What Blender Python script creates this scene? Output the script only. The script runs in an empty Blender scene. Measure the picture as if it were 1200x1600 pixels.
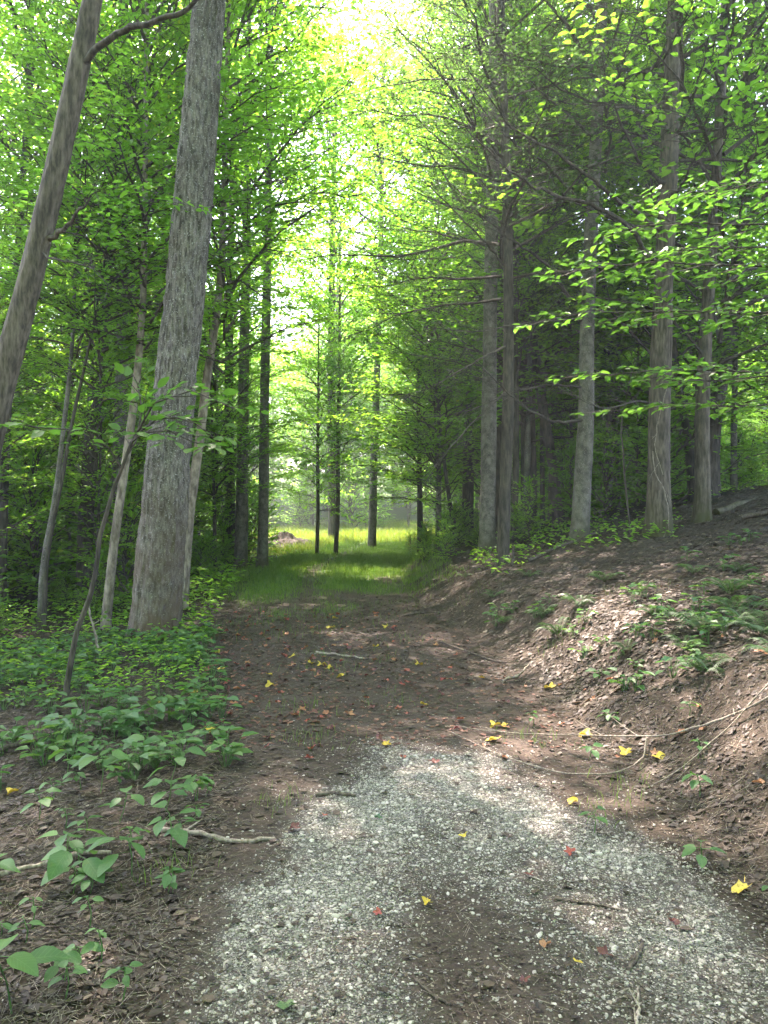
import bpy, math
import numpy as np
from mathutils import Vector, Matrix

# ------------------------------------------------------------------ camera, world, sun, exposure
sc = bpy.context.scene
COL = sc.collection
CAM_H, FPX = 1.5, 1202.0
cam_d = bpy.data.cameras.new('camera'); cam = bpy.data.objects.new('camera', cam_d); COL.objects.link(cam)
cam_d.sensor_fit = 'VERTICAL'; cam_d.sensor_height = 24.0; cam_d.lens = 24.0 * FPX / 1600.0
cam_d.clip_start = 0.05; cam_d.clip_end = 2000
cam.location = (0, 0, CAM_H); cam.rotation_euler = (math.radians(90), 0, 0)
sc.camera = cam

SUN_EL, SUN_AZ = math.radians(60), math.radians(-20)      # azimuth from straight ahead (+Y), minus is to the left
world = bpy.data.worlds.new('World'); sc.world = world; world.use_nodes = True
wn = world.node_tree.nodes; wl = world.node_tree.links
sky = wn.new('ShaderNodeTexSky'); sky.sky_type = 'NISHITA'; sky.sun_disc = False
sky.sun_elevation = SUN_EL; sky.sun_rotation = SUN_AZ
sky.air_density = 1.0; sky.dust_density = 2.0; sky.ozone_density = 1.0
wl.new(sky.outputs[0], wn['Background'].inputs[0]); wn['Background'].inputs[1].default_value = 0.14
sun_d = bpy.data.lights.new('sun', 'SUN'); sun = bpy.data.objects.new('sun', sun_d); COL.objects.link(sun)
sun_d.energy = 4.4; sun_d.angle = math.radians(0.6); sun_d.color = (1.0, 0.95, 0.86)
sdir = Vector((math.sin(SUN_AZ) * math.cos(SUN_EL), math.cos(SUN_AZ) * math.cos(SUN_EL), math.sin(SUN_EL)))
sun.rotation_euler = (-sdir).to_track_quat('-Z', 'Y').to_euler(); sun.location = sdir * 60
vs = sc.view_settings
vs.view_transform = 'Standard'; vs.look = 'None'; vs.gamma = 1.0; vs.use_curve_mapping = False
vs.exposure = 3.42
vs.use_white_balance = True; vs.white_balance_temperature = 7000; vs.white_balance_tint = 25
sc.cycles.use_denoising = True
sc.cycles.max_bounces = 8; sc.cycles.diffuse_bounces = 5; sc.cycles.glossy_bounces = 2
sc.cycles.transmission_bounces = 4; sc.cycles.volume_bounces = 0
sc.cycles.use_adaptive_sampling = True; sc.cycles.adaptive_threshold = 0.02
sc.cycles.caustics_reflective = False; sc.cycles.caustics_refractive = False
sc.cycles.sample_clamp_indirect = 6.0

R = np.random.default_rng(11)
U = lambda a, b, n=None: R.uniform(a, b, n)

# ------------------------------------------------------------------ small maths
def vn(x, y, z=0.0, seed=0):
    x, y, z = np.broadcast_arrays(np.asarray(x, float), np.asarray(y, float), np.asarray(z, float))
    ix, iy, iz = np.floor(x).astype(np.int64), np.floor(y).astype(np.int64), np.floor(z).astype(np.int64)
    fx, fy, fz = x - ix, y - iy, z - iz
    fx, fy, fz = (f * f * (3 - 2 * f) for f in (fx, fy, fz))
    def h(a, b, c):
        k = (a * 374761393 + b * 668265263 + c * 1442695041 + seed * 974634777) & 0xffffffff
        k = ((k ^ (k >> 13)) * 1274126177) & 0xffffffff
        k = ((k ^ (k >> 16)) * 2246822519) & 0xffffffff
        return ((k ^ (k >> 15)) & 0xffffff) / float(0xffffff)
    o = 0
    for a in (0, 1):
        for b in (0, 1):
            for c in (0, 1):
                o = o + h(ix + a, iy + b, iz + c) * (fx if a else 1 - fx) * (fy if b else 1 - fy) * (fz if c else 1 - fz)
    return o
def sst(a, b, x):
    t = np.clip((np.asarray(x, float) - a) / (b - a), 0, 1); return t * t * (3 - 2 * t)
def unit(a):
    a = np.asarray(a, float); return a / np.maximum(np.linalg.norm(a, axis=-1, keepdims=True), 1e-9)
def P(px, py, Y):                                           # a point that far ahead of where the photographer stood
    return np.array([(px - 600) / FPX * Y, Y, CAM_H - (py - 800) / FPX * Y])

# track edges and the lie of the land (world metres)
def XR(y): return np.interp(y, [-8, 2.5, 4.7, 8, 13, 20, 30, 45, 70], [1.6, 1.5, 1.38, 1.15, .5, .4, .9, 2.2, 4])
def XL(y): return np.interp(y, [-8, 2.5, 4.7, 8, 13, 20, 30, 45, 70], [-1.0, -.75, -.85, -1.75, -2.5, -3.2, -2.6, -1.2, 0])
def land(x, y):
    x = np.asarray(x, float); y = np.asarray(y, float)
    d = x - XR(y)
    face = np.interp(y, [-8, 3, 6, 12, 20, 32, 45], [.35, .42, .46, .44, .4, .15, 0])
    ramp = np.interp(y, [0, 20, 34, 50], [.26, .25, .08, .0])
    z = face * sst(-.05, .95, d + .25 * (vn(x * 1.3, y * 1.3, 3) - .5)) + ramp * np.clip(d - .6, 0, 6) + .05 * np.clip(d - 6.6, 0, 40) * (ramp > .05)
    l = XL(y) - x
    z = z - .16 * sst(-.2, 2.2, l) - .025 * np.clip(l - 2, 0, 9)
    z = z + .02 * np.clip(y - 30, 0, 30) + .13 * np.clip(y - 64, 0, 60)
    off = np.clip(np.maximum(d, l), 0, 1)
    z = z + (.03 + .09 * off) * (vn(x * .9, y * .9, 1) - .5) + (.02 + .035 * off) * (vn(x * 3.1, y * 3.1, 2) - .5)
    return z
def fine(x, y):
    off = np.clip(np.maximum(x - XR(y), XL(y) - x), 0, 1)
    return (.010 + .022 * off) * (vn(x * 9, y * 9, 5) - .5) + .006 * (vn(x * 24, y * 24, 6) - .5)
def G(x, y): return land(x, y) + fine(x, y)
def gnorm(x, y, e=.12):
    gx = (land(x + e, y) - land(x - e, y)) / (2 * e); gy = (land(x, y + e) - land(x, y - e)) / (2 * e)
    return unit(np.stack([-gx, -gy, np.ones_like(gx)], -1))

def rotz(v, a):
    c, s = np.cos(a), np.sin(a); return np.stack([v[..., 0] * c - v[..., 1] * s, v[..., 0] * s + v[..., 1] * c, v[..., 2]], -1)
# ------------------------------------------------------------------ mesh assembly
class MB:
    def __init__(s): s.v = []; s.f = []; s.n = 0
    def add(s, v, f, mat=0, lr=0.5):
        v = np.asarray(v, float).reshape(-1, 3); f = np.asarray(f, np.int64)
        s.f.append((f + s.n, np.broadcast_to(np.asarray(mat), len(f)), np.broadcast_to(np.asarray(lr, float), len(f))))
        s.v.append(v); s.n += len(v)
    def mesh(s, name, mats, smooth=False):
        me = bpy.data.meshes.new(name); V = np.concatenate(s.v)
        tot = np.concatenate([np.full(len(f), f.shape[1]) for f, _, _ in s.f])
        loops = np.concatenate([f.ravel() for f, _, _ in s.f])
        me.vertices.add(len(V)); me.vertices.foreach_set('co', V.astype(np.float32).ravel())
        me.loops.add(len(loops)); me.loops.foreach_set('vertex_index', loops.astype(np.int32))
        me.polygons.add(len(tot)); me.polygons.foreach_set('loop_start', (np.cumsum(tot) - tot).astype(np.int32))
        try: me.polygons.foreach_set('loop_total', tot.astype(np.int32))
        except Exception: pass
        me.polygons.foreach_set('material_index', np.concatenate([m for _, m, _ in s.f]).astype(np.int32))
        me.polygons.foreach_set('use_smooth', np.full(len(tot), smooth))
        at = me.attributes.new('lr', 'FLOAT', 'FACE'); at.data.foreach_set('value', np.concatenate([l for _, _, l in s.f]).astype(np.float32))
        for m in mats: me.materials.append(m)
        me.update(calc_edges=True); me.validate()
        return me

def tube(mb, pts, rad, n=6, mat=0, lr=.5, cap=True, disp=None):
    pts = np.asarray(pts, float); rad = np.broadcast_to(np.asarray(rad, float), len(pts))
    T = unit(np.gradient(pts, axis=0)); a = np.array([1., 0, 0]) if abs(T[0][0]) < .8 else np.array([0, 1., 0])
    nn = unit(a - T[0] * np.dot(a, T[0])); rings = []
    ang = np.arange(n) * 2 * math.pi / n; ca, sa = np.cos(ang)[:, None], np.sin(ang)[:, None]
    for i in range(len(pts)):
        nn = unit(nn - T[i] * np.dot(nn, T[i])); b = np.cross(T[i], nn)
        r = rad[i] if disp is None else (rad[i] + disp[i])[:, None]
        rings.append(pts[i] + (ca * nn + sa * b) * r)
    V = np.concatenate(rings); m = len(pts)
    i = np.arange(m - 1)[:, None] * n; j = np.arange(n)[None]; k = (j + 1) % n
    mb.add(V, np.stack([i + j, i + k, i + n + k, i + n + j], -1).reshape(-1, 4), mat, lr)
    if cap:
        mb.add(np.concatenate([rings[-1], [pts[-1] + T[-1] * rad[-1] * .5]]), [[q, (q + 1) % n, n] for q in range(n)], mat, lr)
        mb.add(np.concatenate([rings[0], [pts[0] - T[0] * rad[0] * .2]]), [[(q + 1) % n, q, n] for q in range(n)], mat, lr)

def prisms(mb, A, B, ra, rb, mat=0, lr=.5):                 # many thin straight three-sided twigs at once
    A = np.asarray(A, float); B = np.asarray(B, float); T = unit(B - A)
    up = np.where(np.abs(T[:, 2:3]) > .9, np.array([[1., 0, 0]]), np.array([[0, 0, 1.]]))
    n1 = unit(np.cross(T, up)); n2 = np.cross(T, n1); V = []
    for q in range(3):
        w = math.cos(q * 2.0944) * n1 + math.sin(q * 2.0944) * n2
        V += [A + w * np.asarray(ra).reshape(-1, 1), B + w * np.asarray(rb).reshape(-1, 1)]
    V = np.stack(V, 1).reshape(-1, 3); base = np.arange(len(A))[:, None] * 6
    f = np.concatenate([base + np.array([[2 * q, 2 * ((q + 1) % 3), 2 * ((q + 1) % 3) + 1, 2 * q + 1]]) for q in range(3)])
    mb.add(V, f, mat, lr)

def leaves(mb, Pp, D, N, L, wid=.58, fold=.1, mat=1, lr=None, kind=2, droop=.12):
    n = len(Pp); D = unit(D); S = unit(np.cross(N, D)); N = np.cross(D, S); L = np.asarray(L, float).reshape(-1, 1)
    lr = U(0, 1, n) if lr is None else np.broadcast_to(lr, n)
    if kind == 2: tpl = [(0, 0, 0), (.3, -.5, fold), (.72, -.36, fold - droop * .5), (1, 0, -droop), (.72, .36, fold - droop * .5), (.3, .5, fold)]
    else: tpl = [(0, 0, 0), (.42, -.5, fold), (1, 0, -droop), (.42, .5, fold)]
    V = np.stack([Pp + (D * a + S * b * wid + N * c) * L for a, b, c in tpl], 1).reshape(-1, 3)
    k = len(tpl); base = np.arange(n)[:, None] * k
    if kind == 2:
        f = np.concatenate([base + np.array([[0, 1, 2, 3]]), base + np.array([[0, 3, 4, 5]])]); l2 = np.concatenate([lr, lr])
    else: f = base + np.array([[0, 1, 2, 3]]); l2 = lr
    mb.add(V, f, mat, l2)

# ------------------------------------------------------------------ materials (procedural)
def mat(name):
    m = bpy.data.materials.new(name); m.use_nodes = True; nt = m.node_tree; nt.nodes.clear()
    return m, nt.nodes, nt.links, nt.nodes.new('ShaderNodeOutputMaterial')
def ramp(nd, ln, src, stops):
    r = nd.new('ShaderNodeValToRGB'); e = r.color_ramp.elements
    while len(e) < len(stops): e.new(.5)
    for k, (p, c) in enumerate(stops): e[k].position = p; e[k].color = (*c, 1)
    if src is not None: ln.new(src, r.inputs[0])
    return r.outputs[0]
def noise(nd, ln, scale, detail=4, vec=None, rough=.55):
    t = nd.new('ShaderNodeTexNoise'); t.inputs['Scale'].default_value = scale; t.inputs['Detail'].default_value = detail
    t.inputs['Roughness'].default_value = rough
    if vec is not None: ln.new(vec, t.inputs['Vector'])
    return t.outputs['Fac']
def objco(nd, ln, scale=(1, 1, 1)):
    c = nd.new('ShaderNodeTexCoord'); mp = nd.new('ShaderNodeMapping'); mp.inputs['Scale'].default_value = scale
    ln.new(c.outputs['Object'], mp.inputs['Vector']); return mp.outputs[0]
def mix(nd, ln, f, a, b, mode='MIX'):
    m = nd.new('ShaderNodeMix'); m.data_type = 'RGBA'; m.blend_type = mode
    for s, v in ((m.inputs[0], f), (m.inputs[6], a), (m.inputs[7], b)):
        if hasattr(v, 'is_linked') or hasattr(v, 'links'): ln.new(v, s)
        elif isinstance(v, tuple): s.default_value = (*v, 1)
        else: s.default_value = v
    return m.outputs[2]
def attr(nd, name='lr'):
    a = nd.new('ShaderNodeAttribute'); a.attribute_name = name; return a.outputs['Fac']
def pbsdf(nd, ln, out, colr, rough=.8, spec=.3, bump=None, bstr=.5, bdist=.01):
    p = nd.new('ShaderNodeBsdfPrincipled'); p.inputs['Roughness'].default_value = rough; p.inputs['Specular IOR Level'].default_value = spec
    if isinstance(colr, tuple): p.inputs['Base Color'].default_value = (*colr, 1)
    else: ln.new(colr, p.inputs['Base Color'])
    if bump is not None:
        b = nd.new('ShaderNodeBump'); b.inputs['Strength'].default_value = bstr; b.inputs['Distance'].default_value = bdist
        ln.new(bump, b.inputs['Height']); ln.new(b.outputs[0], p.inputs['Normal'])
    ln.new(p.outputs[0], out.inputs[0]); return p

def leaf_mat(name, stops, tstops, tmix=.5, rough=.45, spec=.35, objrand=True, veins=False):
    m, nd, ln, out = mat(name)
    f = attr(nd)
    if objrand:
        oi = nd.new('ShaderNodeObjectInfo'); ma = nd.new('ShaderNodeMath'); ma.operation = 'MULTIPLY_ADD'
        ln.new(oi.outputs['Random'], ma.inputs[0]); ma.inputs[1].default_value = .34
        m2 = nd.new('ShaderNodeMath'); m2.operation = 'MULTIPLY'; ln.new(f, m2.inputs[0]); m2.inputs[1].default_value = .66
        ln.new(m2.outputs[0], ma.inputs[2]); f = ma.outputs[0]
    p = nd.new('ShaderNodeBsdfPrincipled'); p.inputs['Roughness'].default_value = rough; p.inputs['Specular IOR Level'].default_value = spec
    colr = ramp(nd, ln, f, stops)
    if veins:                                               # pale midrib and side veins, blotches, along the leaf's own axes
        tc = nd.new('ShaderNodeTexCoord'); sp = nd.new('ShaderNodeSeparateXYZ'); ln.new(tc.outputs['Object'], sp.inputs[0])
        def M1(op, a, b=None):
            q = nd.new('ShaderNodeMath'); q.operation = op
            for k_, v_ in enumerate((a, b)):
                if v_ is None: continue
                if isinstance(v_, (int, float)): q.inputs[k_].default_value = v_
                else: ln.new(v_, q.inputs[k_])
            return q.outputs[0]
        ay = M1('ABSOLUTE', sp.outputs[1]); wv = M1('SINE', M1('MULTIPLY', M1('SUBTRACT', sp.outputs[0], M1('MULTIPLY', ay, .9)), 52.0))
        vein = M1('MAXIMUM', M1('GREATER_THAN', wv, .9), M1('LESS_THAN', ay, .012))
        colr = mix(nd, ln, M1('MULTIPLY', vein, .45), colr, (.13, .22, .08))
        nb = noise(nd, ln, 7, 4, tc.outputs['Object']); colr = mix(nd, ln, ramp(nd, ln, nb, [(.58, (0, 0, 0)), (.78, (.7, .7, .7))]), colr, (.11, .12, .03))
    ln.new(colr, p.inputs['Base Color'])
    t = nd.new('ShaderNodeBsdfTranslucent'); ln.new(ramp(nd, ln, f, tstops), t.inputs[0])
    mx = nd.new('ShaderNodeMixShader'); mx.inputs[0].default_value = tmix
    ln.new(p.outputs[0], mx.inputs[1]); ln.new(t.outputs[0], mx.inputs[2]); ln.new(mx.outputs[0], out.inputs[0])
    return m
GREEN = [(0, (.035, .10, .018)), (.5, (.06, .15, .024)), (.9, (.09, .185, .03)), (1, (.16, .21, .03))]
TGREEN = [(0, (.15, .42, .03)), (.5, (.26, .58, .04)), (.9, (.38, .64, .05)), (1, (.6, .62, .06))]
M_leaf = leaf_mat('broadleaf', GREEN, TGREEN, tmix=.6)
M_beech = leaf_mat('beech_leaf', [(0, (.05, .13, .02)), (1, (.08, .17, .03))], [(0, (.08, .26, .025)), (1, (.16, .38, .035))], tmix=.42, veins=True)
M_dark = leaf_mat('shade_leaf', [(0, (.022, .062, .02)), (1, (.05, .105, .03))], [(0, (.06, .18, .03)), (1, (.14, .3, .04))], tmix=.42)
M_seed = leaf_mat('seedling_leaf', [(0, (.035, .105, .035)), (.6, (.055, .14, .045)), (1, (.10, .19, .04))], [(0, (.08, .24, .04)), (1, (.18, .34, .05))], tmix=.35, rough=.5, spec=.3, veins=True)
M_needle = leaf_mat('hemlock_spray', [(0, (.025, .06, .022)), (1, (.055, .10, .03))], [(0, (.07, .17, .04)), (1, (.15, .27, .05))], tmix=.4)
M_grass = leaf_mat('grass_blade', [(0, (.07, .14, .025)), (1, (.14, .23, .045))], [(0, (.12, .28, .03)), (1, (.25, .4, .05))], tmix=.4, objrand=False)
M_meadow = leaf_mat('meadow_blade', [(0, (.09, .16, .02)), (1, (.18, .24, .03))], [(0, (.2, .33, .03)), (1, (.36, .42, .05))], tmix=.35, objrand=False)
M_redlit = leaf_mat('reddish_dead_leaf', [(0, (.06, .025, .018)), (.5, (.15, .06, .04)), (1, (.27, .14, .09))], [(0, (.06, .02, .01)), (1, (.2, .1, .05))], tmix=.12, rough=.6, spec=.3, objrand=False)
M_litter = leaf_mat('dead_leaf', [(0, (.022, .016, .012)), (.4, (.052, .037, .026)), (.7, (.09, .064, .044)), (.88, (.14, .105, .076)), (1, (.24, .195, .15))],
                    [(0, (.05, .03, .015)), (1, (.25, .15, .07))], tmix=.12, rough=.6, spec=.35, objrand=False)
def flat_leaf(name, a, b):
    m, nd, ln, out = mat(name)
    n = noise(nd, ln, 14, 4, objco(nd, ln)); v = nd.new('ShaderNodeObjectInfo')
    c = mix(nd, ln, v.outputs['Random'], a, b); c = mix(nd, ln, ramp(nd, ln, n, [(.5, (0, 0, 0)), (.72, (1, 1, 1))]), c, tuple(x * .45 for x in a))
    p = pbsdf(nd, ln, out, c, .5, .4); t = nd.new('ShaderNodeBsdfTranslucent'); ln.new(c, t.inputs[0])
    mx = nd.new('ShaderNodeMixShader'); mx.inputs[0].default_value = .2
    ln.new(p.outputs[0], mx.inputs[1]); ln.new(t.outputs[0], mx.inputs[2]); ln.new(mx.outputs[0], out.inputs[0]); return m
M_yel = flat_leaf('yellow_leaf', (.50, .35, .03), (.58, .44, .07))
M_org = flat_leaf('orange_leaf', (.30, .11, .05), (.36, .17, .08))
M_red = flat_leaf('red_leaf', (.30, .055, .04), (.38, .12, .075))
M_mar = flat_leaf('maroon_leaf', (.11, .03, .028), (.17, .06, .05))
M_grn = flat_leaf('green_fallen_leaf', (.05, .12, .06), (.09, .15, .06))

def bark(name, dark, light, sc_=(22, 22, 4), foot_tint=None, bstr=.8, patch=None):
    m, nd, ln, out = mat(name); co = objco(nd, ln, sc_)
    n1 = noise(nd, ln, 1.0, 6, co, .62); co2 = objco(nd, ln); n2 = noise(nd, ln, 2.2, 4, co2); n3 = noise(nd, ln, 60, 3, co2)
    c = ramp(nd, ln, n1, [(.38, dark), (.62, light)])
    c = mix(nd, ln, ramp(nd, ln, n2, [(.45, (0, 0, 0)), (.7, (.5, .5, .5))]), c, tuple(x * .62 for x in dark))
    if patch: c = mix(nd, ln, ramp(nd, ln, n3, [(.58, (0, 0, 0)), (.68, (.8, .8, .8))]), c, patch)
    if foot_tint:
        s = nd.new('ShaderNodeSeparateXYZ'); t = nd.new('ShaderNodeTexCoord'); ln.new(t.outputs['Object'], s.inputs[0])
        mr = nd.new('ShaderNodeMapRange'); mr.inputs[1].default_value = foot_tint[1]; mr.inputs[2].default_value = 0.0; ln.new(s.outputs[2], mr.inputs[0])
        mu = nd.new('ShaderNodeMath'); mu.operation = 'MULTIPLY'; ln.new(mr.outputs[0], mu.inputs[0]); ln.new(ramp(nd, ln, n2, [(.3, (0, 0, 0)), (.55, (1, 1, 1))]), mu.inputs[1])
        c = mix(nd, ln, mu.outputs[0], c, foot_tint[0])
    pbsdf(nd, ln, out, c, .85, .2, n1, bstr, .012); return m
M_bark_big = bark('tulip_bark', (.046, .039, .031), (.20, .178, .15), (34, 34, 8), foot_tint=((.10, .07, .045), 2.2), patch=(.36, .355, .33), bstr=1.0)  # bark turns browner towards the foot of the trunk
M_bark_grey = bark('grey_bark', (.075, .067, .057), (.20, .18, .155), (9, 9, 7), patch=(.3, .28, .25), foot_tint=((.07, .07, .03), .7))
M_bark_brown = bark('brown_bark', (.045, .036, .028), (.15, .122, .096), (26, 26, 5), foot_tint=((.06, .06, .025), .8))
M_bark_dark = bark('dark_bark', (.035, .03, .025), (.105, .088, .07), (24, 24, 5))
M_bark_pale = bark('pale_bark', (.12, .095, .073), (.34, .285, .225), (14, 14, 6))
M_twig = bark('twig_bark', (.04, .032, .025), (.10, .08, .065), (40, 40, 20), bstr=.2)
M_stick = bark('weathered_stick', (.14, .11, .085), (.34, .29, .24), (60, 60, 20), bstr=.3)
M_stick_dark = bark('damp_stick', (.05, .038, .03), (.13, .105, .085), (60, 60, 20), bstr=.4)

def ground_mat(name, green=False):
    m, nd, ln, out = mat(name); co = objco(nd, ln)
    a = noise(nd, ln, 1.3, 5, co); b = noise(nd, ln, 22, 5, co, .65); c3 = noise(nd, ln, 90, 3, co, .7)
    c = ramp(nd, ln, b, [(.3, (.021, .015, .010)), (.52, (.043, .031, .022)), (.75, (.085, .063, .044))])
    c = mix(nd, ln, ramp(nd, ln, a, [(.4, (0, 0, 0)), (.65, (.55, .55, .55))]), c, (.03, .024, .018))
    c = mix(nd, ln, ramp(nd, ln, c3, [(.62, (0, 0, 0)), (.7, (.7, .7, .7))]), c, (.11, .09, .07))
    g = attr(nd, 'green'); c = mix(nd, ln, g, c, mix(nd, ln, b, (.035, .075, .014), (.08, .125, .025)))
    pbsdf(nd, ln, out, c, .9, .2, b, 1.0, .02); return m
M_ground = ground_mat('forest_soil')
def track_mat():
    m, nd, ln, out = mat('track_soil'); co = objco(nd, ln)
    a = noise(nd, ln, 1.7, 5, co); b = noise(nd, ln, 30, 6, co, .7); c3 = noise(nd, ln, 150, 3, co, .7)
    c = ramp(nd, ln, b, [(.3, (.024, .016, .011)), (.5, (.048, .033, .024)), (.75, (.085, .063, .047))])
    c = mix(nd, ln, ramp(nd, ln, a, [(.42, (0, 0, 0)), (.62, (.6, .6, .6))]), c, (.058, .044, .034))
    g = attr(nd, 'gravel'); grit = mix(nd, ln, ramp(nd, ln, c3, [(.35, (0, 0, 0)), (.62, (1, 1, 1))]), (.05, .045, .04), (.25, .24, .225))
    gm = nd.new('ShaderNodeMath'); gm.operation = 'MULTIPLY'; ln.new(g, gm.inputs[0]); gm.inputs[1].default_value = .75
    c = mix(nd, ln, gm.outputs[0], c, grit)
    gr = attr(nd, 'green'); c = mix(nd, ln, gr, c, mix(nd, ln, b, (.04, .085, .014), (.09, .14, .028)))
    pbsdf(nd, ln, out, c, .9, .25, b, 1.0, .015); return m
M_track = track_mat()
def stone_mat():
    m, nd, ln, out = mat('crushed_limestone'); f = attr(nd); n = noise(nd, ln, 45, 4, objco(nd, ln))
    c = ramp(nd, ln, f, [(0, (.08, .069, .058)), (.25, (.17, .154, .134)), (.6, (.30, .265, .235)), (1, (.48, .43, .385))])
    c = mix(nd, ln, ramp(nd, ln, n, [(.5, (0, 0, 0)), (.75, (.6, .6, .6))]), c, (.2, .17, .14)); pbsdf(nd, ln, out, c, .8, .3); return m
M_stone = stone_mat()

# ------------------------------------------------------------------ object helpers
def link(name, me, parent=None, M=None):
    o = bpy.data.objects.new(name, me); COL.objects.link(o)
    if parent is not None: o.parent = parent
    if M is not None: o.matrix_basis = M
    return o
def tag(o, label=None, cat=None, group=None, kind=None):
    for k, v in (('label', label), ('category', cat), ('group', group), ('kind', kind)):
        if v: o[k] = v
    return o
def empty(name, loc, label, cat, group=None, rz=0, s=1.0):
    o = bpy.data.objects.new(name, None); COL.objects.link(o); o.location = [float(q) for q in loc]; o.rotation_euler = (0, 0, float(rz)); o.scale = (float(s),) * 3
    o.empty_display_size = .1
    return tag(o, label, cat, group)

# ------------------------------------------------------------------ ground, track, meadow
def graded(lo, hi, fine_lo, fine_hi, step, grow=1.09):
    g = list(np.arange(fine_lo, fine_hi, step)); s = step; v = g[-1]
    while v < hi: s *= grow; v += s; g.append(v)
    s = step; v = g[0]; pre = []
    while v > lo: s *= grow; v -= s; pre.append(v)
    return np.array(pre[::-1] + g)
def sheet(name, X, Y, Z, material, attrs, kind='structure'):
    ny, nx = X.shape; mb = MB(); i = np.arange(ny - 1)[:, None] * nx; j = np.arange(nx - 1)[None]
    mb.add(np.stack([X, Y, Z], -1).reshape(-1, 3), np.stack([i + j, i + j + 1, i + nx + j + 1, i + nx + j], -1).reshape(-1, 4))
    me = mb.mesh(name, [material], True)
    for k, v in attrs.items():
        a = me.attributes.new(k, 'FLOAT', 'POINT'); a.data.foreach_set('value', v.astype(np.float32).ravel())
    return tag(link(name, me), kind=kind)
def greenness(x, y):
    inside = (x > XL(y)) & (x < XR(y))
    far = sst(10.5, 18, y - 1.6 * (x + 1.2) * (x > -1.2) + 5 * (vn(x * 1.3, y * .9, 8) - .5) + 2 * (vn(x * 4, y * 3, 9) - .5))
    g = np.where(inside, far * (1 - .85 * np.exp(-((x - (XL(y) * .62 + XR(y) * .38)) / .28) ** 2)), .25 * sst(14, 30, y) + .55 * sst(24, 32, y))
    return np.clip(g, 0, 1)
gx = graded(-130, 130, -6, 7, .07); gy = graded(-30, 170, 1.2, 15, .07)
X, Y = np.meshgrid(gx, gy)
inner = sst(.25, .5, X - XL(Y)) * sst(.25, .5, XR(Y) - X) * (Y > -6) * (Y < 44)
ground = sheet('ground', X, Y, G(X, Y) - .05 * inner, M_ground, {'green': np.where((Y > 26), sst(26, 31, Y), greenness(X, Y) * (1 - inner))})
ty = np.concatenate([np.arange(-5, 1.5, .15), np.arange(1.5, 9, .035), np.arange(9, 20, .08), np.arange(20, 43, .25)])
tu = np.linspace(-.05, 1.05, 110)
Yt, Ut = np.meshgrid(ty, tu, indexing='ij')
Xt = XL(Yt) + (XR(Yt) - XL(Yt)) * Ut + (2 * Ut - 1) * (.38 * (vn(Yt * 1.9, Ut.round() * 9, 31) - .62) + .14 * (vn(Yt * 7, Ut.round() * 9, 32) - .5))
def inpoly(x, y, poly):
    c = np.zeros(np.shape(x), bool); q = len(poly)
    for a in range(q):
        (x1, y1), (x2, y2) = poly[a], poly[(a + 1) % q]
        c ^= ((y1 > y) != (y2 > y)) & (x < (x2 - x1) * (y - y1) / (y2 - y1 + 1e-12) + x1)
    return c
GRAVEL = [(-.50, 1.2), (-.52, 2.25), (-.50, 3.0), (-.46, 3.4), (-.30, 4.0), (-.15, 4.6), (.10, 4.85), (.45, 4.8), (.75, 4.55), (.85, 4.0), (1.05, 3.55), (1.25, 3.2), (1.36, 2.7), (1.42, 1.2)]
def gravel_density(x, y):
    xx = x + .22 * (vn(x * 3, y * 3, 21) - .5) + .08 * (vn(x * 11, y * 11, 22) - .5); yy = y + .3 * (vn(x * 3, y * 3, 23) - .5)
    d = sum(inpoly(xx + ox * k, yy + oy * k, GRAVEL).astype(float) for k in (.4, 1, 1.7) for ox, oy in ((.1, 0), (-.1, 0), (0, .16), (0, -.16))) / 12
    bare = np.exp(-(((x - .24) / .23) ** 2 + ((y - 2.75) / .5) ** 2)) + .8 * np.exp(-(((x - .34) / .3) ** 2 + ((y - 2.1) / .45) ** 2))
    bare += .55 * np.exp(-(((x - .62) / .26) ** 2 + ((y - 2.75) / .75) ** 2)) + .45 * np.exp(-(((x - .85) / .22) ** 2 + ((y - 2.2) / .35) ** 2))
    d = d * (1 - np.clip(bare, 0, .9)) * np.clip(.55 + .9 * (vn(x * 4.5, y * 4.5, 24) - .22), .2, 1)
    return np.clip(d, 0, 1)
edge = sst(-.05, .03, Ut) * sst(-.05, .03, 1 - Ut)
track = sheet('dirt_track', Xt, Yt, G(Xt, Yt) - .07 * (1 - edge) + .002, M_track, {'green': greenness(Xt, Yt) * edge, 'gravel': gravel_density(Xt, Yt)})
mx_, my_ = np.meshgrid(np.linspace(-34, 10, 90), np.linspace(30, 64, 80))
meadow = sheet('meadow', mx_, my_, G(mx_, my_) + .015, M_ground, {'green': np.clip(1.15 - 1.1 * np.exp(-(((mx_ + 7.5) / 3.2) ** 2 + ((my_ - 31.5) / 2.4) ** 2)), 0, 1)})

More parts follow.
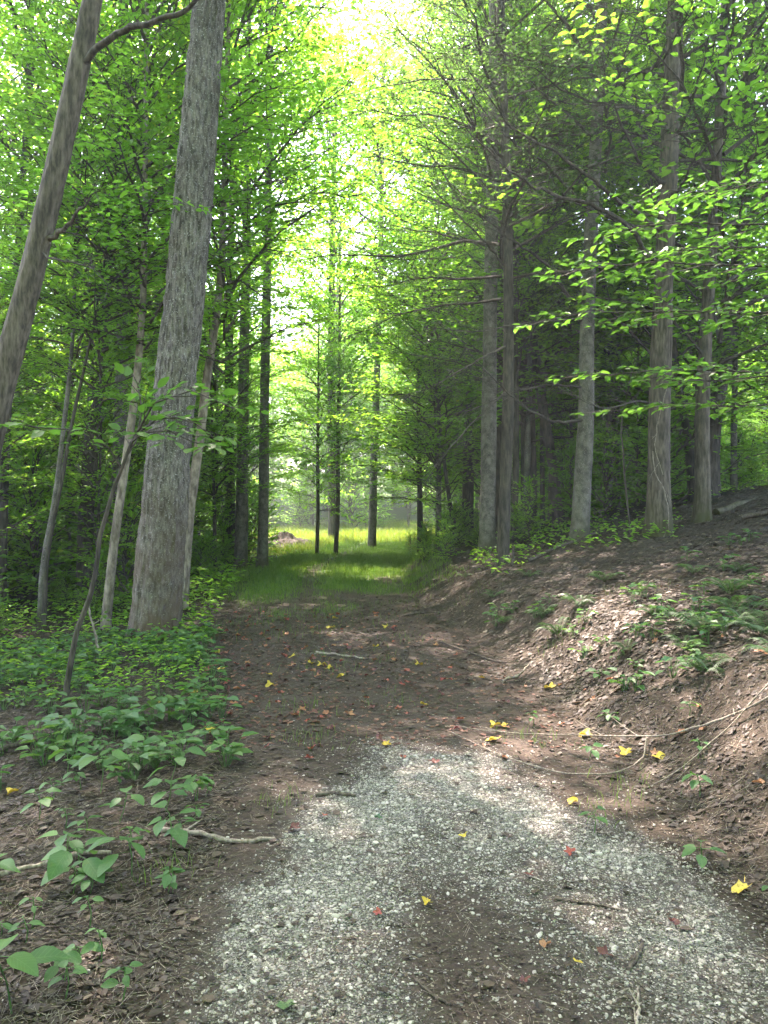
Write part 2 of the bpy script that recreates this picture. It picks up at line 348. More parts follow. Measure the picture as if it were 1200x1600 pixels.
# gravel: loose stones
def ico():
    t = (1 + 5 ** .5) / 2
    v = unit(np.array([(-1, t, 0), (1, t, 0), (-1, -t, 0), (1, -t, 0), (0, -1, t), (0, 1, t), (0, -1, -t), (0, 1, -t), (t, 0, -1), (t, 0, 1), (-t, 0, -1), (-t, 0, 1)], float))
    f = np.array([(0, 11, 5), (0, 5, 1), (0, 1, 7), (0, 7, 10), (0, 10, 11), (1, 5, 9), (5, 11, 4), (11, 10, 2), (10, 7, 6), (7, 1, 8), (3, 9, 4), (3, 4, 2), (3, 2, 6), (3, 6, 8), (3, 8, 9), (4, 9, 5), (2, 4, 11), (6, 2, 10), (8, 6, 7), (9, 8, 1)])
    return v, f
IV, IF = ico()
def stones(mb, x, y, s, lr):
    n = len(x); V = IV[None] * U(.62, 1.25, (n, 12, 1)); V = V * np.stack([U(.7, 1.25, n), U(.6, 1.0, n), U(.3, .65, n)], -1)[:, None]
    a = U(0, 6.28, n); ca, sa = np.cos(a)[:, None], np.sin(a)[:, None]; tl = U(-.45, .45, n)[:, None]
    vx, vy, vz = V[..., 0], V[..., 1], V[..., 2]; vx, vz = vx * np.cos(tl) - vz * np.sin(tl), vx * np.sin(tl) + vz * np.cos(tl)
    W = np.stack([vx * ca - vy * sa, vx * sa + vy * ca, vz], -1) * s[:, None, None]
    W += np.stack([x, y, G(x, y) + s * .18 + .002], -1)[:, None]
    mb.add(W.reshape(-1, 3), (np.arange(n)[:, None, None] * 12 + IF[None]).reshape(-1, 3), 0, np.repeat(lr, 20))
n = 70000; gx_, gy_ = U(-.8, 1.6, n), U(1.3, 5.1, n); keep = U(0, 1, n) < gravel_density(gx_, gy_) ** 1.15 * .62 + .012
gx_, gy_ = gx_[keep], gy_[keep]; s_ = .0035 + .0065 * R.beta(1.6, 3.2, len(gx_)) * 1.6
mb = MB(); stones(mb, gx_, gy_, s_, np.clip(R.normal(.58, .24, len(gx_)), 0, 1)); print('stones', len(gx_))
# a scatter of single stones kicked out over the soil
m2 = 900; sx_, sy_ = U(-1.2, 1.5, m2), 1.6 * (9 / 1.6) ** U(0, 1, m2); stones(mb, sx_, sy_, U(.003, .009, m2), U(.35, 1, m2))
n = 300000; qx, qy = U(-.8, 1.6, n), U(1.3, 5.1, n); kp = U(0, 1, n) < gravel_density(qx, qy) * .6 + .008; qx, qy = qx[kp], qy[kp]; n = len(qx); print('grit', n)
OV = np.array([(1, 0, 0), (-1, 0, 0), (0, 1, 0), (0, -1, 0), (0, 0, 1), (0, 0, -1)], float); OF = np.array([(0, 2, 4), (2, 1, 4), (1, 3, 4), (3, 0, 4)])
gs = U(.0018, .0045, n); ga = U(0, 6.28, n); V = OV[None] * U(.6, 1.3, (n, 6, 1)) * gs[:, None, None] * [1, 1, .7]; V = rotz(V, ga[:, None]) + np.stack([qx, qy, G(qx, qy) + .004], -1)[:, None]
mb.add(V.reshape(-1, 3), (np.arange(n)[:, None, None] * 6 + OF[None]).reshape(-1, 3), 0, np.repeat(np.clip(R.normal(.5, .25, n), 0, 1), 4))
gravel = tag(link('gravel', mb.mesh('gravel', [M_stone])), 'pale crushed limestone gravel spread over the near end of the track', 'gravel', kind='stuff')
cx_, cy_ = U(-.6, 1.45, 3000), U(1.7, 4.9, 3000); kk = np.where(U(0, 1, 3000) < gravel_density(cx_, cy_) * .8 + .03)[0][:280]
protos = []
for q in range(8):
    t = MB(); V = IV * U(.7, 1.2, (12, 1)) * np.array([1.1, .8, .5]); t.add(V, IF, 0, U(.45, .95)); protos.append(t.mesh('stone', [M_stone]))
for i in kk:
    s = float(U(.0085, .0135)) * (.8 + .12 * cy_[i]); link('stone', protos[int(U(0, 8))], gravel, Matrix.Translation((cx_[i], cy_[i], float(G(cx_[i], cy_[i])) + s * .3)) @ Matrix.Rotation(float(U(0, 6.28)), 4, 'Z') @ Matrix.Rotation(float(U(-.4, .4)), 4, 'X') @ Matrix.Scale(s, 4))

# ------------------------------------------------------------------ crowns
def limb_pts(p0, az, el, Ln, bend=-.6, n=7, wob=.12):
    pts = [np.asarray(p0, float)]; st = Ln / (n - 1)
    for k in range(n - 1):
        e = el + bend * k / (n - 1) + R.normal(0, wob * .5); a = az + R.normal(0, wob)
        pts.append(pts[-1] + st * np.array([math.cos(e) * math.cos(a), math.cos(e) * math.sin(a), math.sin(e)]))
    return np.array(pts)
def spray(limbs, gap=.28, sub=.5, twig_gap=.13, twig=.3, spacing=.05, flat=.18, start=.2):
    """side shoots and leaf positions along limb polylines -> twig prisms and leaf frames"""
    A, B, ra, rb = [], [], [], []; tA, tD, tL = [], [], []
    for pts in limbs:
        seg = np.linalg.norm(np.diff(pts, axis=0), axis=1); cum = np.concatenate([[0], np.cumsum(seg)]); Ln = cum[-1]
        s = Ln * start; side = 1
        while s < Ln:
            t = s / Ln; p = np.array([np.interp(s, cum, pts[:, k]) for k in range(3)]); k = min(np.searchsorted(cum, s), len(pts) - 1)
            d = unit(pts[k] - pts[k - 1]); d = rotz(d, side * U(.6, 1.05)); d[2] = d[2] * .5 + U(-flat, flat); d = unit(d)
            sl = max(.12, sub * Ln * (1.05 - .7 * t) * U(.55, 1.1)); q = p + d * sl; q[2] -= .05 * sl
            A.append(p); B.append(q); ra.append(.0035 + .006 * sl); rb.append(.0018)
            m = max(1, int(sl / twig_gap)); ts = (np.arange(m) + U(.3, .9)) / m; sd = np.where(np.arange(m) % 2, 1, -1)
            dd = rotz(np.repeat(d[None], m, 0), sd * U(.55, 1.0, m)); dd[:, 2] += U(-flat, flat, m)
            tA.append(p + (q - p) * ts[:, None]); tD.append(unit(dd)); tL.append(twig * (1.1 - .5 * ts) * U(.5, 1.15, m))
            tA.append((p + (q - p) * .8)[None]); tD.append(d[None]); tL.append(np.array([twig * U(.6, 1.0)]))
            side = -side; s += gap * U(.6, 1.4)
    if not A: return None
    tA, tD, tL = np.concatenate(tA), np.concatenate(tD), np.concatenate(tL)
    cnt = np.maximum(1, (tL / spacing).astype(int)); idx = np.repeat(np.arange(len(tL)), cnt)
    pos = np.concatenate([(np.arange(c) + .5) / c for c in cnt]); sd = np.where(np.arange(len(idx)) % 2, 1., -1.)
    d = tD[idx]; lp = tA[idx] + d * (tL[idx] * pos)[:, None]; ld = rotz(d, sd * U(.5, 1.15, len(idx))); ld[:, 2] += R.normal(-.08, .16, len(idx))
    nn = np.stack([R.normal(0, .28, len(idx)), R.normal(0, .28, len(idx)), np.ones(len(idx))], -1)
    return dict(sub=(np.array(A), np.array(B), np.array(ra), np.array(rb)), twig=(tA, tA + tD * tL[:, None]), leaf=(lp, unit(ld), unit(nn)))
def crown(name, seed, z0, z1, Rad, nl, prof, el, bend, lsize, mats, keep=1.0, kind=2, tw=True, up=.6, **kw):
    global R
    old = R; R = np.random.default_rng(seed); mb = MB(); limbs = []
    for i in range(nl):
        u = (i + U(0, 1)) / nl; zb = z0 + (z1 - z0) * u; Ln = Rad * prof(u) * U(.7, 1.15)
        if Ln < .15: continue
        pts = limb_pts((0, 0, zb), i * 2.399 + R.normal(0, .35), el + up * u + R.normal(0, .2), Ln, bend, wob=.2)
        r0 = .006 + .0075 * Ln; tube(mb, pts, np.linspace(r0, .003, len(pts)), 5, 0, .5); limbs.append(pts)
    S = spray(limbs, **kw)
    prisms(mb, *S['sub'], 0)
    if tw: prisms(mb, *S['twig'], .0022, .0012, 0)
    lp, ld, ln_ = S['leaf']
    # clumping: thin the leaves in pockets so that light comes through unevenly
    k = U(0, 1, len(lp)) < keep * np.clip(.35 + 1.5 * (vn(lp[:, 0] * .8, lp[:, 1] * .8, lp[:, 2] * 1.1, seed) - .18), .12, 1)
    lp, ld, ln_ = lp[k], ld[k], ln_[k]; tone = np.clip(vn(lp[:, 0] * 1.3, lp[:, 1] * 1.3, lp[:, 2] * 1.3, seed + 5) * .7 + U(0, .3, len(lp)), 0, 1)
    tone = np.where(U(0, 1, len(lp)) < .015, 1., tone * .9)
    leaves(mb, lp, ld, ln_, lsize * U(.65, 1.2, len(lp)), kind=kind, lr=tone)
    me = mb.mesh(name, mats); print(name, len(lp), len(me.polygons)); R = old
    return me
dome = lambda u: .45 + .55 * math.sin(math.pi * min(1, .18 + .8 * u)) if u < .75 else .3 + 1.6 * (1 - u) * .7
layered = lambda u: (.5 + .5 * math.sin(math.pi * (.12 + .72 * u))) * (.85 + .15 * math.sin(u * 9))
C_under = [crown('crown', 100 + q, .9 + .3 * q, 6.6, 2.7, 46, layered, .5, -.5, .094, [M_twig, M_leaf], keep=.62, gap=.16, sub=.46, twig_gap=.095, twig=.40, spacing=.043) for q in range(4)]
C_canopy = [crown('crown', 200 + q, 4.6, 17.5, 4.7, 62, dome, .5, -.35, .165, [M_twig, M_leaf], keep=.36, kind=1, tw=False, gap=.27, sub=.42, twig_gap=.18, twig=.62, spacing=.085, flat=.35) for q in range(3)]
C_dense = [crown('crown', 230 + q, 4.6, 17.5, 4.7, 66, dome, .5, -.35, .165, [M_twig, M_leaf], keep=.95, kind=1, tw=False, gap=.27, sub=.42, twig_gap=.18, twig=.62, spacing=.085, flat=.35) for q in range(2)]
C_over = [crown('crown', 240 + q, 5.5, 17.5, 4.7, 60, dome, .5, -.35, .165, [M_twig, M_leaf], keep=.55, kind=1, tw=False, gap=.27, sub=.42, twig_gap=.18, twig=.62, spacing=.085, flat=.35) for q in range(2)]
C_far = [crown('crown', 250 + q, .8, 17, 4.6, 60, dome, .45, -.4, .30, [M_twig, M_leaf], kind=1, tw=False, gap=.36, sub=.42, twig_gap=.26, twig=.8, spacing=.14, flat=.4) for q in range(2)]
C_hem = [crown('crown', 300 + q, 2.0, 13, 3.4, 60, lambda u: (1 - .7 * u) * .95 + .1, .5 - .25 * q, -.25, .07, [M_twig, M_needle], keep=.75, kind=1, gap=.17, sub=.36, twig_gap=.11, twig=.38, spacing=.045, flat=.3) for q in range(2)]
C_shrub = [crown('foliage', 400 + q, .05, 1.1, .75, 24, lambda u: .95 - .5 * u, .75, -.7, .075, [M_twig, M_leaf], gap=.085, sub=.45, twig_gap=.065, twig=.22, spacing=.042, start=.12) for q in range(3)]

# ------------------------------------------------------------------ trunks
def smooth_path(pts, n):
    pts = np.asarray(pts, float); t = np.concatenate([[0], np.cumsum(np.linalg.norm(np.diff(pts, axis=0), axis=1))]); q = np.linspace(0, t[-1], n)
    o = np.stack([np.interp(q, t, pts[:, k]) for k in range(3)], -1)
    for _ in range(max(1, n // 14)):
        o[1:-1] = .25 * o[:-2] + .5 * o[1:-1] + .25 * o[2:]
    return o
def trunk_mesh(path, rad, seg, ridge=0.0, cell=(.035, .2), flare=.35, seed=1, mats=None, mb=None):
    """path is relative to the tree's base; root flare, uneven girth and real bark furrows"""
    path = np.asarray(path, float); z = path[:, 2] - path[0, 2]
    rad = np.asarray(rad, float) * (1 + flare * np.exp(-z / .28))
    th = np.arange(seg) * 2 * math.pi / seg; D = np.zeros((len(path), seg)); Zg, Tg = np.meshgrid(z, th, indexing='ij'); c, s = np.cos(Tg), np.sin(Tg)
    D += rad[:, None] * .10 * (vn(c * 1.2 + 5, s * 1.2 + 5, Zg * .7, seed) - .5) * 2
    D += rad[:, None] * .45 * np.exp(-Zg / .26) * (vn(c * 2.2 + 9, s * 2.2 + 9, Zg * .5, seed + 1) - .45)
    if ridge:
        rr = float(np.median(rad)); k = rr / cell[0]
        w = Zg / cell[1] ; a = vn(c * k + .6 * np.sin(Zg * 3.1), s * k, w, seed + 2); b = vn(c * k * 2.1, s * k * 2.1, w * 2.2, seed + 3); e = vn(c * k * 1.1, s * k * 1.1, Zg / .035, seed + 4)
        D += ridge * ((1 - np.abs(2 * a - 1)) ** 1.5 * 1.1 + .45 * b + .3 * e - .9)
    own = mb is None; mb = mb or MB(); tube(mb, path, rad, seg, 0, .5, True, D)
    return mb.mesh('trunk', mats, True) if own else mb
def grow(px_pts, Yd, top, w0, w1, bend=0.0):
    """trunk centre line from points on it at its own distance, carried on up to the given height"""
    W = np.array([P(a, b, Yd + (c[0] if c else 0)) for a, b, *c in px_pts]); g = float(G(W[0][0], W[0][1])); W[0][2] = g - .12
    d = unit(W[-1] - W[-2]) if len(W) > 1 else np.array([0, 0, 1.]); h = top - W[-1][2]
    if h > 0:
        for k in range(1, 5):
            dd = unit(d * (1 - .2 * k) + np.array([bend, 0, .2 * k])); W = np.vstack([W, W[-1] + dd * h / 4 / max(.5, dd[2])])
    L = np.concatenate([[0], np.cumsum(np.linalg.norm(np.diff(W, axis=0), axis=1))])[-1]
    r0, r1 = w0 * Yd / FPX / 2, w1 * Yd / FPX / 2
    return W, np.array([W[0][0], W[0][1], g]), L, r0, r1
def tree(name, label, px_pts, Yd, top, w0, w1, mats, crown_me=None, cz=0, cs=1.0, group=None, seg=20, step=.15, ridge=.006, cell=(.03, .16), rtop=.35, seed=1, flare=.3, cat='tree', crz=None, bend=0.0):
    W, base, L, r0, r1 = grow(px_pts, Yd, top, w0, w1, bend)
    n = int(L / step) + 2; path = smooth_path(W, n); z = path[:, 2]; zt = P(0, px_pts[-1][1], Yd)[2]
    rad = np.where(z < zt, r0 + (r1 - r0) * np.clip((z - z[0]) / max(.1, zt - z[0]), 0, 1), r1 * (1 - (1 - rtop) * np.clip((z - zt) / max(.1, z[-1] - zt), 0, 1)))
    e = empty(name, base, label, cat, group); link('trunk', trunk_mesh(path - base, rad, seg, ridge, cell, flare, seed, mats), e)
    if crown_me is not None:
        i = int(np.argmin(np.abs(z - z[-1] * .75))); t = unit(path[-1] - path[i]); top_l = path[-1] - base
        Mr = Vector((0, 0, 1)).rotation_difference(Vector(t)).to_matrix().to_4x4()
        zmax = max(v.co.z for v in crown_me.vertices) * cs
        link('crown', crown_me, e, Matrix.Translation(top_l - t * (zmax * .93)) @ Mr @ Matrix.Rotation(U(0, 6.28) if crz is None else crz, 4, 'Z') @ Matrix.Scale(cs, 4))
    return e, path, rad

# the big furrowed tree left of the track
big, bp, br = tree('tulip_tree', 'large straight tree with thick furrowed grey bark beside the track', [(237, 1005), (246, 930), (258, 800), (272, 640), (288, 480), (302, 330), (315, 160), (328, 0)], 9.3, 23, 71, 47, [M_bark_big], C_dense[0], cs=1.0, seg=200, step=.04, ridge=.032, cell=(.042, .24), seed=3, flare=.28)
# leaning forked tree at the left
fork, fp, fr = tree('leaning_tree', 'leaning brown-barked tree forking into a bare arching limb, left of the furrowed tree', [(-75, 1040), (-40, 800), (0, 610), (38, 470), (72, 330), (105, 190), (128, 80), (146, 0), (165, -130)], 7.4, 19, 47, 27, [M_bark_brown], C_dense[1], cs=.85, seg=64, step=.05, ridge=.007, seed=9)
def branch(e, base_loc, pts, r0, r1, mats, twigs=0, name='branch', n=6, tlen=(.15, .5), wob=.5):
    mb = MB(); path = smooth_path(pts, max(8, len(pts) * 4)); k = len(path)
    path[1:-1] += R.normal(0, .004 + .2 * r0, (k - 2, 3))
    tube(mb, path - base_loc, np.linspace(r0, r1, k), n)
    if twigs:
        i = R.integers(int(k * .25), k, twigs); d = unit(np.gradient(path, axis=0))[i] + R.normal(0, wob, (twigs, 3)); L = U(*tlen, twigs)[:, None]; A = path[i] - base_loc
        mid = A + unit(d) * L * .5; Bq = mid + unit(unit(d) + R.normal(0, .3, (twigs, 3))) * L * .5
        prisms(mb, A, mid, .004, .0028); prisms(mb, mid, Bq, .0028, .0012)
        j = R.integers(0, twigs, twigs * 2); A2 = mid[j]; B2 = A2 + unit(d[j] + R.normal(0, .6, (len(j), 3))) * L[j] * U(.3, .7, (len(j), 1)); prisms(mb, A2, B2, .002, .001)
    return link(name, mb.mesh(name, mats, True), e)
bl = np.array(fork.location)
branch(fork, bl, [P(112, 105, 7.4), P(135, 92, 7.35), P(180, 52, 7.2), P(240, 35, 7.0), P(285, 22, 6.9), P(330, -15, 6.8), P(420, -80, 6.7)], .036, .012, [M_bark_dark], 30)
branch(fork, bl, [P(75, 375, 7.4), P(95, 360, 7.3), P(112, 345, 7.2), P(150, 300, 7.0)], .03, .006, [M_bark_brown], 10)
branch(fork, bl, [P(60, 390, 7.4), P(80, 405, 7.2), P(140, 415, 7.0), P(175, 450, 6.8)], .012, .003, [M_bark_dark], 10)

T = [  # slimmer trees that can be told apart: name, label, points, distance, top, widths, bark, crown, cs, seg
 ('slender_tree', 'thin pale trunk lit by the sun just right of the large furrowed tree', [(283, 885), (296, 800), (312, 690), (322, 600), (335, 520), (345, 430), (350, 300)], 12.2, 12, 17, 9, M_bark_pale, C_under[0], 1.2),
 ('slender_tree', 'thin tan leaning trunk just left of the large furrowed tree', [(163, 945), (178, 850), (195, 730), (212, 610), (224, 480), (226, 340)], 10.6, 11, 15, 9, M_bark_pale, C_under[1], 1.1),
 ('forest_tree', 'dark straight tree in the undergrowth between two leaning trunks at left', [(130, 955), (135, 800), (146, 650), (160, 480), (172, 340)], 14.0, 17, 24, 19, M_bark_dark, C_canopy[2], .9),
 ('slender_tree', 'crooked grey sapling pair trunk left of the dark straight tree', [(62, 985), (66, 880), (85, 790), (98, 680), (112, 560), (118, 420)], 11.0, 9, 10, 5, M_bark_grey, C_under[2], .9),
 ('slender_tree', 'thin sapling leaning right beside the crooked grey sapling', [(68, 990), (72, 870), (95, 760), (112, 660), (140, 540)], 10.8, 8, 8, 4, M_bark_dark, C_under[3], .85),
 ('forest_tree', 'dark slim tree standing at the left behind the leaning forked tree', [(2, 870), (8, 700), (16, 560), (30, 380)], 13.0, 15, 14, 11, M_bark_dark, C_canopy[0], .75),
 ('forest_tree', 'paired trunk of medium tree at the grassy bend, farther from the track', [(376, 882), (379, 760), (380, 620), (384, 420)], 21.5, 20, 20, 14, M_bark_grey, C_over[1], 1.0),
 ('forest_tree', 'medium dark tree at the grassy bend, nearer the track of a pair', [(410, 886), (412, 780), (413, 640), (418, 400)], 21.0, 21, 17, 12, M_bark_grey, C_over[0], 1.05),
 ('slender_tree', 'slim young tree at the meadow edge with a forked foot', [(524, 872), (528, 800), (528, 700), (530, 560)], 27.0, 11, 7, 5, M_bark_brown, C_far[0], .56),
 ('slender_tree', 'small leafy young tree at the meadow edge beside the dirt pile', [(495, 874), (497, 800), (496, 720), (497, 640)], 26.5, 8.5, 6, 4, M_bark_brown, C_far[1], .44),
 ('forest_tree', 'lone pale tree standing in the grass at the end of the track', [(581, 858), (583, 790), (585, 700), (590, 560)], 31.5, 21, 13, 10, M_bark_grey, C_over[0], 1.1),
 ('beech_tree', 'pale smooth trunk at the foot of the bank, leftmost big one of the slope', [(760, 852), (763, 760), (764, 640), (766, 480), (770, 300), (772, 100)], 15.5, 19, 24, 18, M_bark_grey, C_hem[0], 1.1),
 ('hemlock_tree', 'dark mottled tree at the lip of the bank in front of the pale smooth trunk', [(784, 868), (789, 790), (793, 680), (795, 520), (792, 300), (785, 100)], 12.6, 17, 19, 13, M_bark_dark, C_hem[1], 1.05),
 ('forest_tree', 'thick dark mossy tree among the woods behind the dark mottled tree', [(826, 818), (826, 720), (824, 600), (820, 420), (815, 200)], 19.5, 20, 25, 19, M_bark_dark, C_canopy[1], .95),
 ('forest_tree', 'dark tree leaning left behind the bank with ivy at its foot', [(874, 812), (864, 730), (850, 650), (838, 560), (815, 420)], 18.0, 13, 17, 11, M_bark_dark, C_under[3], 1.6),
 ('hemlock_tree', 'pale ringed trunk rising straight from the middle of the leafy slope', [(904, 852), (910, 760), (917, 640), (917, 520), (922, 380), (930, 240), (937, 100), (942, 0)], 13.0, 20, 27, 16, M_bark_grey, C_hem[0], 1.15),
 ('hemlock_tree', 'thick brown-grey tree on the slope with dead vine on its trunk', [(1030, 842), (1029, 740), (1030, 620), (1036, 460), (1045, 280), (1052, 100), (1056, 0)], 11.7, 20, 37, 23, M_bark_brown, C_hem[1], 1.15),
 ('forest_tree', 'furrowed tan tree on the slope right of the tree with dead vine', [(1096, 840), (1098, 740), (1097, 640), (1104, 500), (1116, 330)], 12.2, 15, 24, 16, M_bark_brown, C_under[1], 1.7),
 ('forest_tree', 'dark forking tree behind the furrowed tan tree on the slope', [(1112, 778), (1113, 680), (1126, 590), (1148, 480), (1160, 380), (1168, 150), (1176, 0)], 15.5, 20, 24, 15, M_bark_dark, C_canopy[2], .9),
 ('forest_tree', 'dark curved trunk leaning left between the vine tree and the tan tree', [(1084, 768), (1076, 690), (1062, 620), (1052, 540)], 16.0, 12, 15, 10, M_bark_dark, C_under[0], 1.5),
 ('slender_tree', 'slim pale pole tree in a close pair behind the pale ringed trunk', [(952, 798), (952, 700), (951, 560), (955, 400)], 19.0, 14, 12, 9, M_bark_grey, C_under[1], 1.6),
 ('slender_tree', 'slim dark pole tree in a close pair behind the pale ringed trunk', [(966, 796), (963, 700), (966, 560), (970, 400)], 20.0, 15, 10, 8, M_bark_dark, C_under[2], 1.6),
 ('slender_tree', 'thin dark pole behind the bank between the mossy tree and leaning tree', [(848, 806), (847, 700), (845, 560)], 20.5, 12, 8, 6, M_bark_dark, C_under[3], 1.3),
 ('slender_tree', 'thin straight pole just right of the dark mottled tree', [(802, 838), (806, 740), (806, 600), (804, 420)], 16.5, 13, 11, 8, M_bark_dark, C_hem[1], .8),
 ('slender_tree', 'slim young tree at the shaded woods edge where the track meets the meadow', [(657, 850), (656, 760), (654, 640)], 24.0, 10, 10, 6, M_bark_dark, C_under[1], 1.25),
 ('slender_tree', 'leaning thin tree under dense leaves at the woods edge', [(716, 838), (700, 770), (690, 690)], 21.0, 9, 8, 5, M_bark_dark, C_under[2], 1.2),
 ('slender_tree', 'grey slim tree high on the slope right of the forking tree', [(1146, 772), (1147, 660), (1150, 520), (1154, 380)], 17.0, 13, 10, 7, M_bark_grey, C_under[3], 1.5),
]
TREES = {}
for k, (nm, lb, pp, Yd, top, w0, w1, bk, cm, cs) in enumerate(T):
    seg = 48 if w0 > 15 else 14
    TREES[k] = tree(nm, lb, pp, Yd, top, w0, w1, [bk], cm, cs=cs, seg=seg, step=.08 if w0 > 15 else .2, ridge=.006 if w0 > 15 else 0, seed=20 + k, flare=.35 if w0 > 15 else .15)

# bare boughs of the trees on the slope
def boughs(k, specs, mats=[M_bark_dark]):
    e = TREES[k][0]; b = np.array(e.location)
    for pts, r0, tw in specs: branch(e, b, [P(*q) for q in pts], r0, .003, mats, tw, tlen=(.2, .75))
boughs(16, [([(1038, 410, 11.7), (1008, 400, 11.5), (996, 365, 11.3), (950, 330, 11), (900, 312, 10.7), (846, 300, 10.4), (800, 272, 10), (740, 215, 9.7), (685, 140, 9.4)], .042, 40),
 ([(1040, 365, 11.7), (1010, 345, 11.4), (960, 308, 11), (915, 272, 10.6), (860, 235, 10.2), (800, 200, 9.8), (730, 110, 9.4), (700, 65, 9.2)], .04, 40),
 ([(1045, 290, 11.7), (1030, 285, 11.5), (1000, 255, 11.2), (960, 170, 10.8), (940, 90, 10.5), (930, 20, 10.2)], .035, 30),
 ([(1042, 330, 11.7), (1060, 300, 11.4), (1085, 250, 11), (1110, 220, 10.7), (1180, 190, 10.3)], .03, 30),
 ([(1050, 215, 11.7), (1070, 190, 11.4), (1095, 120, 11), (1110, 40, 10.6), (1118, 0, 10.4)], .03, 24),
 ([(1048, 160, 11.7), (1000, 170, 11.2), (940, 165, 10.7), (870, 160, 10.2), (800, 110, 9.8)], .025, 34),
 ([(1032, 640, 11.7), (1000, 625, 11.3), (940, 640, 10.9), (880, 610, 10.5)], .02, 22),
 ([(1050, 90, 11.7), (1010, 60, 11.3), (960, 50, 10.8), (900, 10, 10.4)], .022, 20)])
boughs(15, [([(917, 470, 13), (890, 470, 12.7), (862, 420, 12.3), (830, 395, 12), (790, 370, 11.6), (745, 330, 11.2), (700, 290, 10.8)], .035, 36),
 ([(925, 330, 13), (890, 300, 12.6), (850, 250, 12.2), (810, 230, 11.8), (760, 180, 11.4), (690, 70, 11)], .03, 36),
 ([(915, 500, 13), (860, 500, 12.6), (800, 508, 12.2), (740, 520, 11.8), (680, 512, 11.4)], .024, 34),
 ([(913, 655, 13), (880, 662, 12.5), (845, 650, 12.1), (805, 625, 11.7), (770, 590, 11.4), (735, 555, 11.1)], .032, 30),
 ([(918, 605, 13), (860, 600, 12.6), (800, 612, 12.2), (740, 640, 11.8), (690, 650, 11.4)], .02, 34),
 ([(932, 220, 13), (890, 180, 12.5), (840, 140, 12), (780, 70, 11.6), (740, 0, 11.2)], .028, 30),
 ([(935, 140, 13), (960, 110, 12.6), (1000, 60, 12.2), (1020, 0, 12)], .02, 18)])
boughs(12, [([(792, 420, 12.6), (760, 380, 12.1), (720, 340, 11.7), (670, 290, 11.3), (630, 260, 11)], .024, 36),
 ([(793, 540, 12.6), (750, 560, 12.1), (700, 590, 11.6), (640, 620, 11.2)], .02, 36),
 ([(793, 610, 12.6), (760, 640, 12), (700, 700, 11.5), (655, 770, 11.1)], .016, 24),
 ([(790, 250, 12.6), (740, 200, 12.1), (700, 130, 11.7), (640, 65, 11.3), (585, 0, 11)], .026, 36),
 ([(791, 340, 12.6), (820, 300, 12.2), (860, 280, 11.8), (900, 230, 11.4)], .02, 26),
 ([(788, 180, 12.6), (740, 60, 12), (700, 0, 11.6)], .02, 20)])
boughs(18, [([(1150, 470, 15.5), (1120, 505, 14.6), (1060, 520, 13.8), (1000, 540, 13)], .03, 24), ([(1165, 300, 15.5), (1120, 330, 14.6), (1060, 345, 13.8)], .028, 24), ([(1168, 200, 15.5), (1190, 160, 14.8), (1220, 80, 14)], .028, 20)])
e16 = TREES[16][0]
branch(e16, np.array(e16.location), [P(1020, 705, 11.45), P(1023, 740, 11.44), P(1036, 760, 11.43), P(1046, 800, 11.42), P(1044, 830, 11.4)], .009, .005, [M_stick], 3, name='vine')
branch(e16, np.array(e16.location), [P(1044, 600, 11.43), P(1030, 650, 11.4), P(1021, 700, 11.42), P(1036, 742, 11.4)], .007, .004, [M_stick], 3, name='vine')

# woods: copies of whole trees
def proto_trunk(seed, h, r, matl, seg=14):
    global R
    old = R; R = np.random.default_rng(seed); n = int(h / .35); z = np.linspace(-.15, h, n); w = .012 * h
    path = np.stack([w * np.sin(z / h * 2.6 + seed) - w * math.sin(seed), w * np.cos(z / h * 2.1 + seed * 2) - w * math.cos(seed * 2), z], -1)
    me = trunk_mesh(path, np.linspace(r, r * .3, n), seg, 0, flare=.3, seed=seed, mats=[matl]); R = old; return me
PT_can = [proto_trunk(1, 17.3, .17, M_bark_dark), proto_trunk(2, 17.3, .21, M_bark_brown), proto_trunk(3, 17.3, .14, M_bark_grey)]
PT_und = [proto_trunk(5, 6.7, .045, M_bark_dark, 9), proto_trunk(6, 6.7, .06, M_bark_grey, 9), proto_trunk(7, 6.7, .035, M_bark_brown, 9)]
def woods(name, label, group, spots, trunks, crowns, smin, smax):
    for x, y in spots:
        e = empty(name, (x, y, float(G(x, y))), label, 'tree', group, U(0, 6.28), U(smin, smax))
        link('trunk', trunks[int(U(0, len(trunks)))], e); link('crown', crowns[int(U(0, len(crowns)))], e)
taken = [np.array(t[0].location)[:2] for t in TREES.values()] + [np.array(big.location)[:2], np.array(fork.location)[:2]]
def scatter(n, fx, y0, y1, gap, tries=4000, clear=None):
    out = []
    for _ in range(tries):
        if len(out) >= n: break
        y = U(y0, y1); a, b = fx(y)
        if b <= a: continue
        p = np.array([U(a, b), y])
        if clear and np.hypot(p[0] - clear[0], p[1] - clear[1]) < clear[2]: continue
        if all(np.hypot(*(p - q)) > gap for q in out) and all(np.hypot(*(p - q)) > gap * .55 for q in taken): out.append(p)
    taken.extend(out); return out
LEFT = lambda y: (-.52 * y - 4, XL(y) - 1.9)
RIGHT = lambda y: (XR(y) + 3.4 + .03 * y, .55 * y + 5)
woods('woodland_tree', 'tall slim tree standing in the woods left of the track', 'tall trees of the woods left of the track', scatter(6, LEFT, 13, 29, 2.6), PT_can, C_canopy, .8, 1.1)
woods('understory_tree', 'young leafy understory tree in the woods left of the track', 'understory trees left of the track', scatter(32, LEFT, 10.5, 29, 1.5), PT_und, C_under, .6, 1.25)
woods('woodland_tree', 'tall slim tree standing in the woods up the slope behind the bank', 'tall trees of the woods on the slope', scatter(5, RIGHT, 17, 42, 2.6), PT_can, C_canopy, .8, 1.1)
